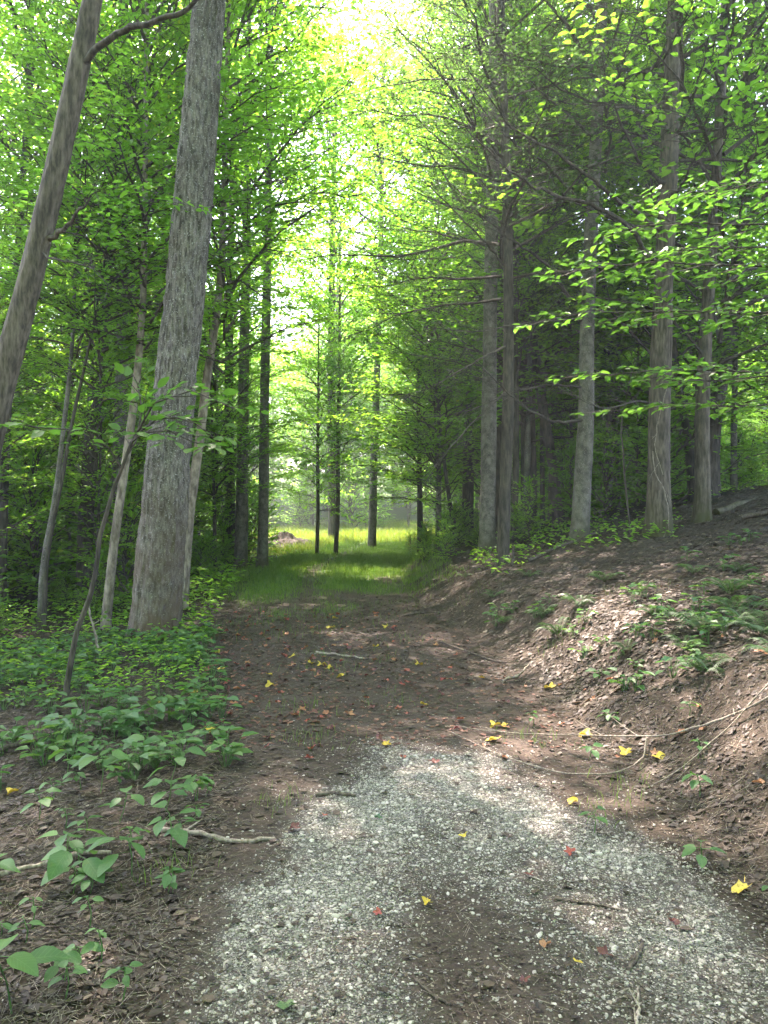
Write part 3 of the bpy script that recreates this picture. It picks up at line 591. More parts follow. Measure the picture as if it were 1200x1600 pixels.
woods('understory_tree', 'young leafy understory tree in the woods up the slope behind the bank', 'understory trees on the slope', scatter(52, RIGHT, 15.5, 40, 1.4), PT_und, C_under, .7, 1.35)
EDGE = lambda y: (XR(y) + 1.0, XR(y) + 5)
woods('understory_tree', 'leafy young tree on the shaded edge where the slope meets the track bend', 'young trees at the track bend', scatter(16, EDGE, 17, 46, 1.4), PT_und, C_under, .8, 1.5)
woods('understory_tree', 'leafy young tree at the meadow side of the grassy bend left of the track', 'young trees at the grassy bend', scatter(7, lambda y: (XL(y) - 4.6, XL(y) - 1.0), 16, 25, 1.4), PT_und, C_under, 1.0, 1.4)
woods('woodland_tree', 'tall tree on the right side of the meadow where the track runs out', 'tall trees right of the meadow', scatter(6, lambda y: (XR(y) + 2, XR(y) + 12), 36, 60, 2.5), PT_can, C_over, .9, 1.15)
woods('woodland_tree', 'far tall tree in the wood beyond the meadow', 'trees of the wood beyond the meadow', scatter(70, lambda y: (-.6 * y, .55 * y), 64, 96, 2.6), PT_can, C_far, .95, 1.4)
woods('understory_tree', 'far leafy small tree at the edge of the wood beyond the meadow', 'small trees at the far edge of the meadow', scatter(60, lambda y: (-.6 * y, .5 * y), 52, 72, 1.8), PT_und, C_under, 1.0, 1.9)
woods('woodland_tree', 'tall tree on the meadow side of the woods left of the meadow', 'tall trees left of the meadow', scatter(3, lambda y: (-.55 * y - 6, -.46 * y - 2), 36, 58, 3.0), PT_can, C_far, .9, 1.2)

woods('woodland_tree', 'tall tree at the track side whose crown reaches over the track', 'tall trees reaching over the track', [np.array(q) for q in ((-5.3, 15.2), (2.9, 19.3), (2.7, 25.0), (-4.9, 24.6))], PT_can, C_over, 1.0, 1.15)
woods('woodland_tree', 'very tall wide-crowned tree at the edge of the meadow near the track end', 'very tall trees at the meadow edge', [np.array(q) for q in ((-9.2, 33.0), (3.6, 33.5), (-2.45, 37.5))], PT_can, C_dense, 1.35, 1.45)

woods('woodland_tree', 'unseen tall tree added around the viewpoint to shade the near ground', 'unseen shade trees around the viewpoint', [np.array(q) for q in ((-4.2, -1.5), (4.4, -2.2), (-5.5, -6.5), (5.2, -8), (0.8, -12), (-7.8, 1.0), (8.6, 1.8), (-1.6, -17), (-8.5, -11), (8.5, -14))], PT_can, C_far, .95, 1.1)  # out-of-view trees added to cut the skylight on the near ground

woods('woodland_tree', 'tall tree standing on the far meadow beyond the lone pale tree', 'tall trees on the far meadow', [np.array(q) for q in ((4.9, 38), (5.6, 44), (-3.5, 57))], PT_can, C_canopy, 1.2, 1.5)

# shrubs of the undergrowth
def shrubs(label, group, spots, s0, s1):
    for x, y in spots:
        e = empty('shrub', (x, y, float(G(x, y)) - .02), label, 'shrub', group, U(0, 6.28), U(s0, s1)); link('foliage', C_shrub[int(U(0, 3))], e)
shrubs('low leafy shrub in the dense undergrowth left of the track', 'shrubs left of the track', scatter(75, lambda y: (-.52 * y - 2, XL(y) - .55 - .03 * y), 7.6, 27, .42, clear=(-2.9, 8.4, 1.3)), .35, .95)
shrubs('low leafy shrub on the shaded ground under the slope woods', 'shrubs on the slope', scatter(80, lambda y: (XR(y) + 1.2 + .12 * y, .55 * y + 3), 14.5, 36, .6), .6, 1.7)
shrubs('tall leafy bush among the trunks of the woods left of the track', 'bushes among the trunks left of the track', scatter(45, lambda y: (-.54 * y - 2, XL(y) - 1.6), 12.5, 29, .8), 1.2, 2.3)
shrubs('bushy shrub on the verge where the bank runs out to the meadow', 'shrubs at the track bend', scatter(26, lambda y: (XR(y) + .15, XR(y) + 2.6), 15, 31, .5), .4, .95)

shrubs('sunlit bush on the far side of the meadow', 'bushes across the meadow', scatter(40, lambda y: (-.6 * y, .2 * y), 44, 57, 1.3), 1.6, 3.4)

# ------------------------------------------------------------------ near foliage with leaves of their own
def leaf_mesh(w, fold, droop, m, pow_=1.0, seed=0):
    r = np.random.default_rng(seed); t = np.array([0, .07, .22, .42, .62, .8, .93, 1.0]); hw = w * np.sin(np.pi * np.clip(t, 0, 1) ** pow_) ** .8; hw[0] = hw[-1] = .004
    z = -droop * t ** 2 + r.normal(0, .012, 8); V = []
    for k in range(8): V += [(t[k], -hw[k], z[k] + fold * hw[k] / w + r.normal(0, .012)), (t[k], 0, z[k]), (t[k], hw[k], z[k] + fold * hw[k] / w + r.normal(0, .012))]
    f = []
    for k in range(7): b = 3 * k; f += [(b, b + 1, b + 4, b + 3), (b + 1, b + 2, b + 5, b + 4)]
    mb = MB(); mb.add(V, f, 0, r.uniform(.2, .8)); return mb.mesh('leaf', [m], True)
def frame(p, d, nrm, s):
    d = unit(d); sd = unit(np.cross(nrm, d)); nz = np.cross(d, sd)
    return Matrix(((d[0] * s, sd[0] * s, nz[0] * s, p[0]), (d[1] * s, sd[1] * s, nz[1] * s, p[1]), (d[2] * s, sd[2] * s, nz[2] * s, p[2]), (0, 0, 0, 1)))
L_beech = [leaf_mesh(.30, .06, .12, M_beech, .9, q) for q in range(3)]
L_seed = [leaf_mesh(.30, .07, .22, M_seed, .85, 10 + q) for q in range(3)] + [leaf_mesh(.38, .05, .3, M_seed, .75, 20 + q) for q in range(2)]
def leafy_limbs(e, limbs, r0, lmeshes, size, maxobj, stuffmat, **kw):
    b = np.array(e.location)
    for pts in limbs:
        mb = MB(); tube(mb, pts - b, np.linspace(r0, .003, len(pts)), 6); S = spray([pts], **kw); A, B, ra, rb = S['sub']; prisms(mb, A - b, B - b, ra, rb); prisms(mb, S['twig'][0] - b, S['twig'][1] - b, .0018, .001)
        link('branch', mb.mesh('branch', [M_twig], True), e); yield S['leaf']
def with_leaves(e, gen, size, lmeshes, maxobj, m):
    lp, ld, ln_ = (np.concatenate(q) for q in zip(*gen)); b = np.array(e.location); o = R.permutation(len(lp))
    for i in o[:maxobj]: link('leaf', lmeshes[int(U(0, len(lmeshes)))], e, frame(lp[i] - b, ld[i], ln_[i], float(size * U(.65, 1.2))))
    rest = o[maxobj:]
    if len(rest):
        mb = MB(); leaves(mb, lp[rest] - b, ld[rest], ln_[rest], size * U(.65, 1.2, len(rest)), mat=0); tag(link('foliage', mb.mesh('foliage', [m]), e), kind='stuff')
    print('near leaves', len(lp))
# beech reaching in over the slope from the right
bx0 = np.array([5.1, 7.3]); be = empty('beech_sapling', (*bx0, float(G(*bx0))), 'young beech with bright green leaf layers in front of the vine tree', 'tree')
bz = be.location[2]; tp = np.array([[0, 0, -.1], [.02, 0, 1.2], [-.03, .05, 2.6], [-.12, .06, 4.2], [-.2, .1, 6.0]])
link('trunk', trunk_mesh(smooth_path(tp, 40), np.linspace(.06, .02, 40), 14, 0, seed=77, mats=[M_bark_grey]), be)
def limb_to(z0, tip, Yt, sag=.12, n=8):
    a = np.array([bx0[0] - .1, bx0[1], z0]); b = P(*tip, Yt); t = np.linspace(0, 1, n)[:, None]; p = a + (b - a) * t; p[:, 2] += sag * np.sin(math.pi * t[:, 0]) + R.normal(0, .02, n); p[:, 1] += R.normal(0, .05, n); return p
limbs = [limb_to(4.5, (985, 305), 7.4), limb_to(4.1, (925, 365), 7.1), limb_to(4.4, (1080, 300), 6.6), limb_to(3.7, (870, 425), 7.6), limb_to(3.8, (1010, 400), 6.7), limb_to(3.3, (840, 500), 7.8), limb_to(2.7, (890, 590), 7.5, .1), limb_to(2.5, (1010, 590), 6.9, .08), limb_to(2.4, (940, 640), 8.0, .08)]
with_leaves(be, leafy_limbs(be, limbs, .016, L_beech, .105, 300, M_beech, gap=.17, sub=.27, twig_gap=.11, twig=.28, spacing=.065, flat=.09, start=.3), .10, L_beech, 300, M_beech)
# arching sapling at the left
Ys = 6.5; sp = np.array([P(a, b, Ys) for a, b in [(100, 1100), (108, 1050), (120, 985), (142, 930), (152, 880), (155, 840), (166, 805), (176, 768), (190, 732), (206, 690)]]); sp[0][2] = G(sp[0][0], Ys) - .05
sb = np.array([sp[0][0], Ys, float(G(sp[0][0], Ys))]); se = empty('arching_sapling', sb, 'thin dark sapling arching right with large leaves in front of the furrowed tree', 'tree')
link('trunk', trunk_mesh(smooth_path(sp, 60) - sb, np.linspace(.026, .014, 60), 10, 0, flare=.25, seed=5, mats=[M_bark_dark]), se)
al = [np.array([P(a, b, Ys - c) for a, b, c in q]) for q in ([(206, 690, 0), (222, 672, .05), (245, 655, .1), (275, 652, .2), (305, 662, .3), (345, 692, .4)], [(206, 690, 0), (225, 676, .1), (262, 672, .3), (300, 690, .5), (330, 700, .6)], [(198, 712, 0), (212, 690, -.1), (222, 640, -.2), (215, 600, -.3), (200, 570, -.4)], [(190, 732, 0), (170, 700, .1), (120, 672, .3), (60, 668, .4), (10, 660, .5)], [(206, 690, 0), (240, 630, .1), (300, 610, .3), (370, 640, .5)])]
with_leaves(se, leafy_limbs(se, al, .011, L_beech, .12, 200, M_beech, gap=.13, sub=.34, twig_gap=.12, twig=.22, spacing=.075, flat=.15, start=.1), .125, L_beech, 240, M_beech)

# ------------------------------------------------------------------ seedlings and ferns on the floor
def seedling(x, y, h, k, size, label, group, shapes):
    z = float(G(x, y)); e = empty('seedling', (x, y, z), label, 'seedling', group); mb = MB(); lean = R.normal(0, .12, 2); top = np.array([lean[0] * h, lean[1] * h, h])
    tube(mb, [[0, 0, -.02], top * .5 + [.01, 0, 0], top], [.003, .0025, .002], 5)
    a0 = U(0, 6.28)
    for q in range(k):
        a = a0 + q * 2.399 + U(-.3, .3); f = 1 - .55 * (q / max(1, k)) ** 1.5; p0 = top * f; pet = size * U(.2, .5); d = np.array([math.cos(a), math.sin(a), U(-.05, .3)]); p1 = p0 + unit(d) * pet
        prisms(mb, [p0], [p1], .0016, .0012); d[2] = U(-.3, .12)
        link('leaf', shapes[int(U(0, len(shapes)))], e, frame(p1, d, unit(np.array([R.normal(0, .22), R.normal(0, .22), 1.])), float(size * U(.65, 1.15))))
    link('stem', mb.mesh('stem', [M_seed]), e)
big_l = 'broad-leaved green seedling with large oval leaves on the litter left of the gravel'
for x, y, h, k, s in [(-1.12, 2.32, .20, 6, .15), (-1.02, 2.45, .10, 4, .06), (-1.25, 3.15, .15, 6, .135), (-1.05, 3.2, .17, 5, .13), (-1.4, 3.35, .14, 5, .13), (-.95, 3.42, .16, 5, .12), (-1.3, 3.75, .14, 5, .10), (-1.1, 3.85, .15, 5, .10), (-1.62, 3.2, .1, 4, .10), (-1.55, 4.2, .2, 5, .13), (-1.2, 4.3, .16, 5, .12), (-1.9, 4.6, .15, 5, .12), (-1.45, 4.75, .18, 5, .12), (-.98, 4.0, .12, 5, .09), (-1.75, 3.9, .13, 5, .09)]:
    seedling(x, y, h, k, s, big_l, 'broad-leaved seedlings left of the gravel', L_seed)
for q in range(50):
    y = U(2.2, 5.4); seedling(-.78 - .1 * y + .25 - U(0, 1) ** 1.3 * (.30 * y), y, U(.05, .12), int(U(4, 7)), U(.04, .085), 'small green seedling with narrow leaves on the litter left of the gravel', 'small seedlings left of the gravel', L_seed[:3])
for x, y in [(.98, 3.6), (1.35, 3.3), (1.6, 3.9), (1.75, 4.3), (1.52, 5.2), (1.9, 4.8), (1.25, 4.7), (2.15, 5.3), (1.7, 6.1), (2.3, 6.4), (1.45, 2.9), (2.6, 6.2), (1.05, 5.4)]:
    seedling(x, y, U(.05, .13), int(U(4, 7)), U(.05, .09), 'small green seedling on the shaded foot of the bank right of the track', 'seedlings on the bank', L_seed[:3])
C_plant = []
for q in range(5):
    mb = MB(); k = 9; a = U(0, 6.28, k); rr = U(0, .07, k); z = U(.04, .14, k); A = np.stack([rr * np.cos(a), rr * np.sin(a), z], -1)
    prisms(mb, A * [.2, .2, 0], A, .002, .0015, 0); leaves(mb, A, np.stack([np.cos(a), np.sin(a), U(-.2, .2, k)], -1), unit(np.stack([R.normal(0, .2, k), R.normal(0, .2, k), np.ones(k)], -1)), U(.05, .1, k), mat=0, wid=.62); C_plant.append(mb.mesh('leafy_plant', [M_seed]))
cnt = 0
while cnt < 230:
    y = 4.3 + 5.2 * U(0, 1) ** .75; x = XL(y) - .05 - U(0, 1) ** 1.2 * (.52 * y + XL(y))
    if x < XL(y) - .02 and (vn(x * 1.2, y * 1.2, 41) + U(-.2, .3)) > .3:
        o = link('leafy_plant', C_plant[int(U(0, 5))]); o.location = (x, y, float(G(x, y))); o.rotation_euler = (0, 0, U(0, 6.28)); o.scale = (float(U(.7, 1.5)),) * 3
        tag(o, 'low leafy ground plant on the forest floor near the furrowed tree', 'plant', 'low plants on the forest floor at the left'); cnt += 1
cnt = 0
while cnt < 42:
    y = U(4.3, 9.5); x = XR(y) + .25 + U(0, 1) * (.5 * y - 1.2)
    if vn(x * 1.1, y * 1.1, 47) + U(-.25, .25) > .5:
        o = link('leafy_plant', C_plant[int(U(0, 5))]); o.location = (x, y, float(G(x, y))); o.rotation_euler = (0, 0, U(0, 6.28)); o.scale = (float(U(.6, 1.25)),) * 3
        tag(o, 'low dark leafy plant rooted in the litter of the bank right of the track', 'plant', 'low plants on the bank'); cnt += 1
mb = MB(); n = 16000; y = 6.5 * (27 / 6.5) ** U(0, 1, n); x = XL(y) - .15 - U(0, 1, n) * (.55 * y + 2); kp = vn(x * .9, y * .9, 43) + U(-.25, .25, n) > .36; x, y = x[kp], y[kp]; n = len(x)
a = U(0, 6.28, n); leaves(mb, np.stack([x, y, G(x, y) + U(.02, .3, n) * np.clip(y / 10, .4, 1.4)], -1), np.stack([np.cos(a), np.sin(a), U(-.3, .3, n)], -1), unit(np.stack([R.normal(0, .3, n), R.normal(0, .3, n), np.ones(n)], -1)), U(.05, .11, n) * np.clip(y / 10, .7, 1.5), mat=0, kind=1)
n = 9000; y = 11 * (36 / 11) ** U(0, 1, n); x = XR(y) + .5 + .10 * (y - 8) + U(0, 1, n) * (.5 * y); kp = vn(x * .8, y * .8, 45) + U(-.25, .25, n) > np.interp(y, [11, 15, 20], [.75, .5, .38]); x, y = x[kp], y[kp]; n = len(x)
a = U(0, 6.28, n); leaves(mb, np.stack([x, y, G(x, y) + U(.02, .25, n)], -1), np.stack([np.cos(a), np.sin(a), U(-.3, .3, n)], -1), unit(np.stack([R.normal(0, .3, n), R.normal(0, .3, n), np.ones(n)], -1)), U(.06, .13, n), mat=0, kind=1)
tag(link('undergrowth', mb.mesh('undergrowth', [M_leaf])), 'green ground cover of small leaves under the trees', 'undergrowth', kind='stuff')
def frond_mesh(seed):
    r = np.random.default_rng(seed); mb = MB(); t = np.linspace(0, 1, 22); ax = np.stack([t, np.zeros(22), .42 * np.sin(t * 2.3) - .25 * t ** 2], -1); tube(mb, ax, np.linspace(.008, .002, 22), 4, 0, .3, False)
    for k in range(3, 22):
        L = .26 * math.sin(math.pi * min(1, .16 + .84 * t[k]) ** .9) + .02
        for sgn in (-1, 1): leaves(mb, ax[k][None], np.array([[.35, sgn, -.12 + r.normal(0, .05)]]), np.array([[0, 0, 1.]]), [L], wid=.24, mat=0, kind=1, lr=r.uniform(.1, .8))
    return mb.mesh('frond', [M_dark])
FR = [frond_mesh(q) for q in range(3)]
for x, y, k, s in [(1.72, 7.6, 7, .42), (2.0, 7.9, 6, .34), (2.55, 8.9, 7, .36), (2.45, 5.9, 8, .5), (2.85, 6.3, 7, .46), (3.1, 6.9, 7, .42), (2.35, 6.7, 6, .3), (3.3, 8.2, 6, .36), (1.45, 10.2, 6, .3), (1.3, 12.3, 6, .28), (2.0, 10.6, 5, .3), (2.75, 5.5, 7, .42), (3.6, 7.8, 6, .3), (1.4, 9.0, 5, .26), (2.15, 5.1, 6, .34), (2.5, 4.9, 6, .36), (2.2, 5.6, 5, .28), (2.75, 5.9, 6, .36), (1.95, 6.2, 5, .26), (3.0, 5.7, 6, .4), (1.75, 8.4, 5, .3)]:
    e = empty('fern', (x, y, float(G(x, y)) - .01), 'dark green fern with arching fronds on the bank right of the track', 'fern', 'ferns on the bank', U(0, 6.28)); nr = gnorm(np.array(x), np.array(y))
    for q in range(k): link('frond', FR[q % 3], e, Matrix.Rotation(q * 6.28 / k + float(U(-.3, .3)), 4, 'Z') @ Matrix.Rotation(float(U(-.35, .05)), 4, 'Y') @ Matrix.Scale(float(s * .75 * U(.75, 1.15)), 4))

# ------------------------------------------------------------------ leaf litter, bits on the track, grass
def litter(n, y0, y1, fx, s0, s1, dens, lo, hi, tilt=.13, lift=.003, wid=.6):
    y = y0 * (y1 / y0) ** U(0, 1, n); a, b = fx(y); x = a + (b - a) * U(0, 1, n); k = U(0, 1, n) < dens(x, y); x, y = x[k], y[k]; n = len(x)
    a = U(0, 6.28, n); nr = unit(gnorm(x, y) + R.normal(0, tilt, (n, 3)) * [1, 1, .3]); d = np.stack([np.cos(a), np.sin(a), np.zeros(n)], -1); d = unit(d - nr * (d * nr).sum(1, keepdims=True))
    s = s0 + (s1 - s0) * R.beta(1.3, 2.4, n); p = np.stack([x, y, G(x, y) + lift + U(0, .012, n)], -1) - d * s[:, None] * .5
    return p, d, nr, s, np.clip(R.beta(1.2, 2.9, n) * (hi - lo) + lo, 0, 1)
fr = lambda y: (-.54 * y - .5, .54 * y + .6)
on = lambda x, y: (x > XL(y) + .05) & (x < XR(y) - .05)
mb = MB()
def add_l(*a, kind=2, fold=.07, mi=0, **kw):
    p, d, nr, s, lr = litter(*a, **kw); leaves(mb, p, d, nr, s, mat=mi, lr=lr, kind=kind, fold=fold, droop=.1, wid=U(.45, .95, (len(p), 1))); return len(p)
c1 = add_l(70000, 1.9, 19, fr, .014, .062, lambda x, y: np.where(on(x, y), (.12 * (y > 4) + .03) * (1 - .8 * gravel_density(x, y)) + .22 * sst(.9, -.6, x - XL(y)), np.clip(.5 + .5 * vn(x * 1.5, y * 1.5, 51), 0, 1)) * np.where(y > 13, np.where(on(x, y), .1, .8), 1) * np.interp(y, [2, 4.5, 6], [.45, .7, 1]), 0, 1.0)
c2 = add_l(75000, 1.7, 11, fr, .006, .022, lambda x, y: np.where(on(x, y), .75 - .45 * gravel_density(x, y), .6), .05, 1.0, kind=1, wid=.5)
c3 = add_l(5000, 6.5, 14, lambda y: (XL(y), XR(y)), .03, .07, lambda x, y: .55 + 0 * x, 0, 1.0)
c4 = add_l(11000, 5.5, 17, lambda y: (XR(y) + .1, .54 * y + .6), .03, .095, lambda x, y: .8 + 0 * x, .35, 1.15)
c5 = add_l(5200, 4.9, 12, lambda y: (XL(y) - .2, XR(y)), .016, .06, lambda x, y: np.clip(1.0 - .5 * (x - XL(y)) / (XR(y) - XL(y)), .3, 1) * (.5 + .5 * vn(x * 2, y * 2, 81)), 0, 1.3, mi=1)
c6 = add_l(7000, 2.0, 12, fr, .007, .022, lambda x, y: .9 + 0 * x, .55, 1.6, kind=1)
print('litter', c1, c2, c3, c4, c5, c6)
tag(link('leaf_litter', mb.mesh('leaf_litter', [M_litter, M_redlit])), 'brown dead leaf litter covering the forest floor and bank', 'leaf litter', kind='stuff')
mb = MB(); n = 42000; y = 1.8 * (14 / 1.8) ** U(0, 1, n); a, b = fr(y); x = a + (b - a) * U(0, 1, n); kp = U(0, 1, n) < np.where(on(x, y), .3 - .2 * gravel_density(x, y), 1); x, y = x[kp], y[kp]; n = len(x)
a = U(0, 6.28, n); L = .02 + .13 * R.beta(1, 3.5, n); d = np.stack([np.cos(a), np.sin(a)], -1); x2, y2 = x + d[:, 0] * L, y + d[:, 1] * L
pa = np.stack([x, y, G(x, y) + U(.004, .014, n)], -1); pb = np.stack([x2, y2, G(x2, y2) + U(.004, .02, n)], -1); hv = U(0, 1, n) < .3
prisms(mb, pa[hv], pb[hv], U(.0012, .0034, hv.sum()), U(.0006, .0018, hv.sum()), 0); prisms(mb, pa[~hv], pb[~hv], U(.0005, .0012, (~hv).sum()), U(.0004, .0008, (~hv).sum()), 1)
tag(link('twig_litter', mb.mesh('twig_litter', [M_stick_dark, M_stick])), 'fine broken twigs strewn through the leaf litter', 'twigs', kind='stuff')
def blades(mb, x, y, h, w, mat=0, lean=.5):
    n = len(x); a = U(0, 6.28, n); z = G(x, y); dx, dy = np.cos(a), np.sin(a); b = U(0, 6.28, n); l = h * U(.1, lean, n); zz = np.zeros(n)
    p = np.stack([x, y, z - .005], -1); sdv = np.stack([dx, dy, zz], -1) * (w / 2)[:, None]; m = p + np.stack([np.cos(b) * l * .35, np.sin(b) * l * .35, h * .6], -1); t = p + np.stack([np.cos(b) * l, np.sin(b) * l, h], -1)
    V = np.stack([p - sdv, p + sdv, m + sdv * .7, m - sdv * .7, t], 1).reshape(-1, 3); base = np.arange(n)[:, None] * 5; lr = U(0, 1, n)
    f4 = base + np.array([[0, 1, 2, 3]]); f3 = base + np.array([[3, 2, 4]]); mb.add(V, f4, mat, lr); mb.f.append((f3 + mb.n - len(V), np.full(n, mat), lr))
mb = MB(); n = 90000; y = 9.5 * (36 / 9.5) ** U(0, 1, n); x = XL(y) - .7 + (XR(y) - XL(y) + 1.6) * U(0, 1, n); g = np.where(on(x, y), greenness(x, y), .7 * sst(12, 16, y)); kp = U(0, 1, n) < g * (.3 + .9 * vn(x * 2, y * 2, 61)); x, y = x[kp], y[kp]
blades(mb, x, y, U(.04, .11, len(x)) * np.clip(y / 14, .7, 1.6), .006 * np.clip(y / 10, 1, 3))
for cx0, cy0, k, sp_ in [(-.45, 5.1, 70, .14), (-.62, 5.9, 60, .14), (-.5, 7.3, 60, .15), (-.75, 8.1, 50, .15), (.25, 9.0, 50, .2), (.95, 5.0, 40, .13), (1.35, 4.3, 50, .12), (1.15, 3.9, 40, .1), (1.52, 2.25, 60, .08), (-.55, 3.95, 40, .1), (.05, 6.1, 40, .16), (1.7, 7.4, 50, .15), (2.6, 8.0, 60, .15), (-.9, 3.2, 40, .08), (1.2, 11, 60, .3), (-1.3, 9.4, 80, .3), (-1.2, 10.5, 90, .35), (.0, 10.8, 80, .4), (-.6, 9.8, 90, .3), (-1.6, 11.6, 120, .4), (-.4, 12.2, 120, .45), (.3, 12.6, 60, .2), (-1.9, 10.4, 90, .2), (-.1, 7.9, 40, .2)]:
    blades(mb, R.normal(cx0, sp_, k), R.normal(cy0, sp_, k), U(.03, .11, k), U(.002, .004, k), lean=.9)
print('grass', sum(len(f) for f, _, _ in mb.f))
tag(link('grass', mb.mesh('grass', [M_grass])), 'short green grass on the far part of the track and its verges', 'grass', kind='stuff')
mb = MB(); n = 60000; y = 28 * (62 / 28) ** U(0, 1, n); x = U(-.62, .16, n) * y; kp = (U(0, 1, n) < np.clip(1.1 - np.exp(-(((x + 7.5) / 3.2) ** 2 + ((y - 31.5) / 2.4) ** 2)) * 1.2, 0, 1)) & ~(on(x, y) & (y < 34)); x, y = x[kp], y[kp]
blades(mb, x, y, U(.12, .45, len(x)), .03 * np.clip(y / 40, .7, 1.5), lean=.7)
tag(link('meadow_grass', mb.mesh('meadow_grass', [M_meadow])), 'tall sunlit yellow-green grass filling the meadow', 'grass', kind='stuff')

# earth heap at the meadow edge
mb = MB(); uu, vv = np.meshgrid(np.linspace(-1, 1, 41), np.linspace(-1, 1, 41)); hx, hy = -4.35 + uu * 1.6, 33.5 + vv * 1.5; rr = np.clip(1 - np.hypot(uu, vv), 0, 1)
hz = G(hx, hy) - .06 + .75 * rr ** .8 * (.65 + .6 * vn(hx * 2.2, hy * 2.2, 71)) + .1 * (vn(hx * 6, hy * 6, 72) - .5) * (rr > 0)
i = np.arange(40)[:, None] * 41; j = np.arange(40)[None]; mb.add(np.stack([hx, hy, hz], -1).reshape(-1, 3), np.stack([i + j, i + j + 1, i + 42 + j, i + 41 + j], -1).reshape(-1, 4))
tag(link('earth_heap', mb.mesh('earth_heap', [M_ground], True)), 'low heap of pale earth and brush at the meadow edge', 'earth heap')

# ------------------------------------------------------------------ sticks, fallen branches, log
def stick(name, label, pts, r0, r1, m, cat='stick', group=None, side=(), n=7):
    """pts: (x, y, height over the ground); side: (index, dx, dy, dz) shoots"""
    W = np.array([[x, y, float(G(x, y)) + h] for x, y, h in pts]); b = np.array([W[0][0], W[0][1], float(G(W[0][0], W[0][1]))]); path = smooth_path(W, max(12, len(W) * 5)); path[1:-1] += R.normal(0, r0 * .25, (len(path) - 2, 3)); mb = MB()
    tube(mb, path - b, np.linspace(r0, r1, len(path)) * (1 + .12 * R.normal(0, 1, len(path))), n)
    for k, dx, dy, dz in side:
        q = path[int(k * (len(path) - 1))]; e_ = q + [dx, dy, dz]; md = (q + e_) / 2 + R.normal(0, .02, 3); tube(mb, np.array([q, md, e_]) - b, [r0 * .5, r0 * .35, r0 * .15], 5)
    o = link(name, mb.mesh(name, [m], True)); o.location = b; return tag(o, label, cat, group)
stick('fallen_branch', 'long pale bare branch lying from the bank out onto the track', [(2.35, 4.1, .12), (2.0, 4.35, .06), (1.72, 4.65, .05), (1.45, 4.95, .04), (1.15, 5.1, .03), (.85, 5.12, .03), (.62, 5.2, .02), (.5, 5.32, .02)], .008, .003, M_stick, 'branch', side=[(.6, -.1, .25, .03), (.75, -.12, -.16, .02), (.5, -.15, .2, .1), (.85, -.2, .1, .02)])
stick('fallen_branch', 'thin forked grey branch curving under the long pale branch', [(1.62, 4.75, .05), (1.52, 4.5, .04), (1.3, 4.35, .02), (1.0, 4.4, .02), (.7, 4.7, .02), (.45, 5.15, .02)], .005, .0025, M_stick, 'branch', side=[(.5, -.15, .1, .02), (.7, -.2, -.05, .01)])
stick('fallen_branch', 'thin grey twig branch propped low on the bank below the ferns', [(2.3, 4.4, .1), (1.95, 4.3, .05), (1.6, 4.2, .03), (1.42, 4.15, .02)], .005, .0025, M_stick, 'branch', side=[(.4, -.1, -.14, .03)])
stick('rotten_stick', 'short rotten mossy stick on the soil beside the gravel', [(-1.08, 3.62, .015), (-.85, 3.55, .018), (-.68, 3.48, .015), (-.5, 3.52, .012)], .014, .009, M_stick, side=[(.3, .06, .1, .02)])
stick('rotten_stick', 'dark damp stick half sunk beside the gravel corner', [(-.36, 4.05, .01), (-.25, 4.08, .012), (-.15, 4.02, .01)], .013, .008, M_stick_dark)
stick('rotten_stick', 'grey curved stick among the seedlings left of the gravel', [(-1.75, 3.18, .03), (-1.5, 3.3, .035), (-1.32, 3.4, .02), (-1.2, 3.38, .02)], .013, .008, M_stick)
stick('rotten_stick', 'dark stick lying in the ground plants at the left', [(-2.75, 5.1, .03), (-2.4, 5.25, .04), (-2.15, 5.4, .02)], .022, .014, M_stick_dark)
stick('wood_chip', 'pale split piece of wood at the foot of the bank', [(1.03, 6.7, .02), (1.2, 6.85, .03), (1.32, 7.0, .05)], .018, .008, M_bark_pale, 'wood', n=4)
stick('fallen_stick', 'grey straight stick lying across the leafy track', [(-.72, 8.15, .015), (-.45, 8.0, .02), (-.22, 7.85, .015)], .016, .01, M_stick)
stick('fallen_stick', 'dark crooked stick on the track near the grass', [(.28, 11.0, .02), (.5, 10.95, .06), (.62, 11.2, .04), (.8, 11.1, .03)], .02, .01, M_stick_dark)
stick('fallen_stick', 'thin dark root-like stick along the foot of the bank', [(.62, 8.6, .03), (.85, 8.2, .03), (1.1, 7.75, .02), (1.2, 7.5, .02)], .012, .006, M_stick_dark)
stick('short_stick', 'short thick dark stick on the gravelly soil beside the sunlit patch', [(.80, 2.52, .010), (.86, 2.6, .012), (.90, 2.68, .012)], .0085, .006, M_stick_dark)
stick('short_stick', 'thin dark stick lying along the gravel strip', [(.66, 2.98, .008), (.78, 2.95, .009), (.9, 2.9, .008)], .0055, .004, M_stick_dark)
stick('short_stick', 'thin dark curved twig on the bare soil of the track', [(.1, 2.44, .006), (.15, 2.36, .008), (.2, 2.32, .007)], .0055, .004, M_stick_dark)
stick('short_stick', 'broken pale splinters of bark on the soil at the track edge', [(.72, 2.2, .01), (.76, 2.3, .012), (.80, 2.42, .01)], .007, .003, M_stick, side=[(.3, .05, .08, 0), (.6, -.05, .05, .01)])
stick('short_stick', 'dark short stick below the grass tuft at the right edge', [(1.02, 2.22, .01), (1.12, 2.14, .012)], .010, .007, M_stick_dark)
stick('fallen_log', 'long pale fallen log on the slope beside the furrowed tan tree', [(5.35, 12.4, .03), (8.0, 14.0, .03)], .075, .05, M_bark_brown, 'log', n=14)
stick('fallen_log', 'thin dark fallen pole lying across the leafy slope', [(2.2, 11.8, .05), (2.8, 12.2, .07), (3.5, 12.6, .1)], .03, .018, M_stick_dark, 'log')
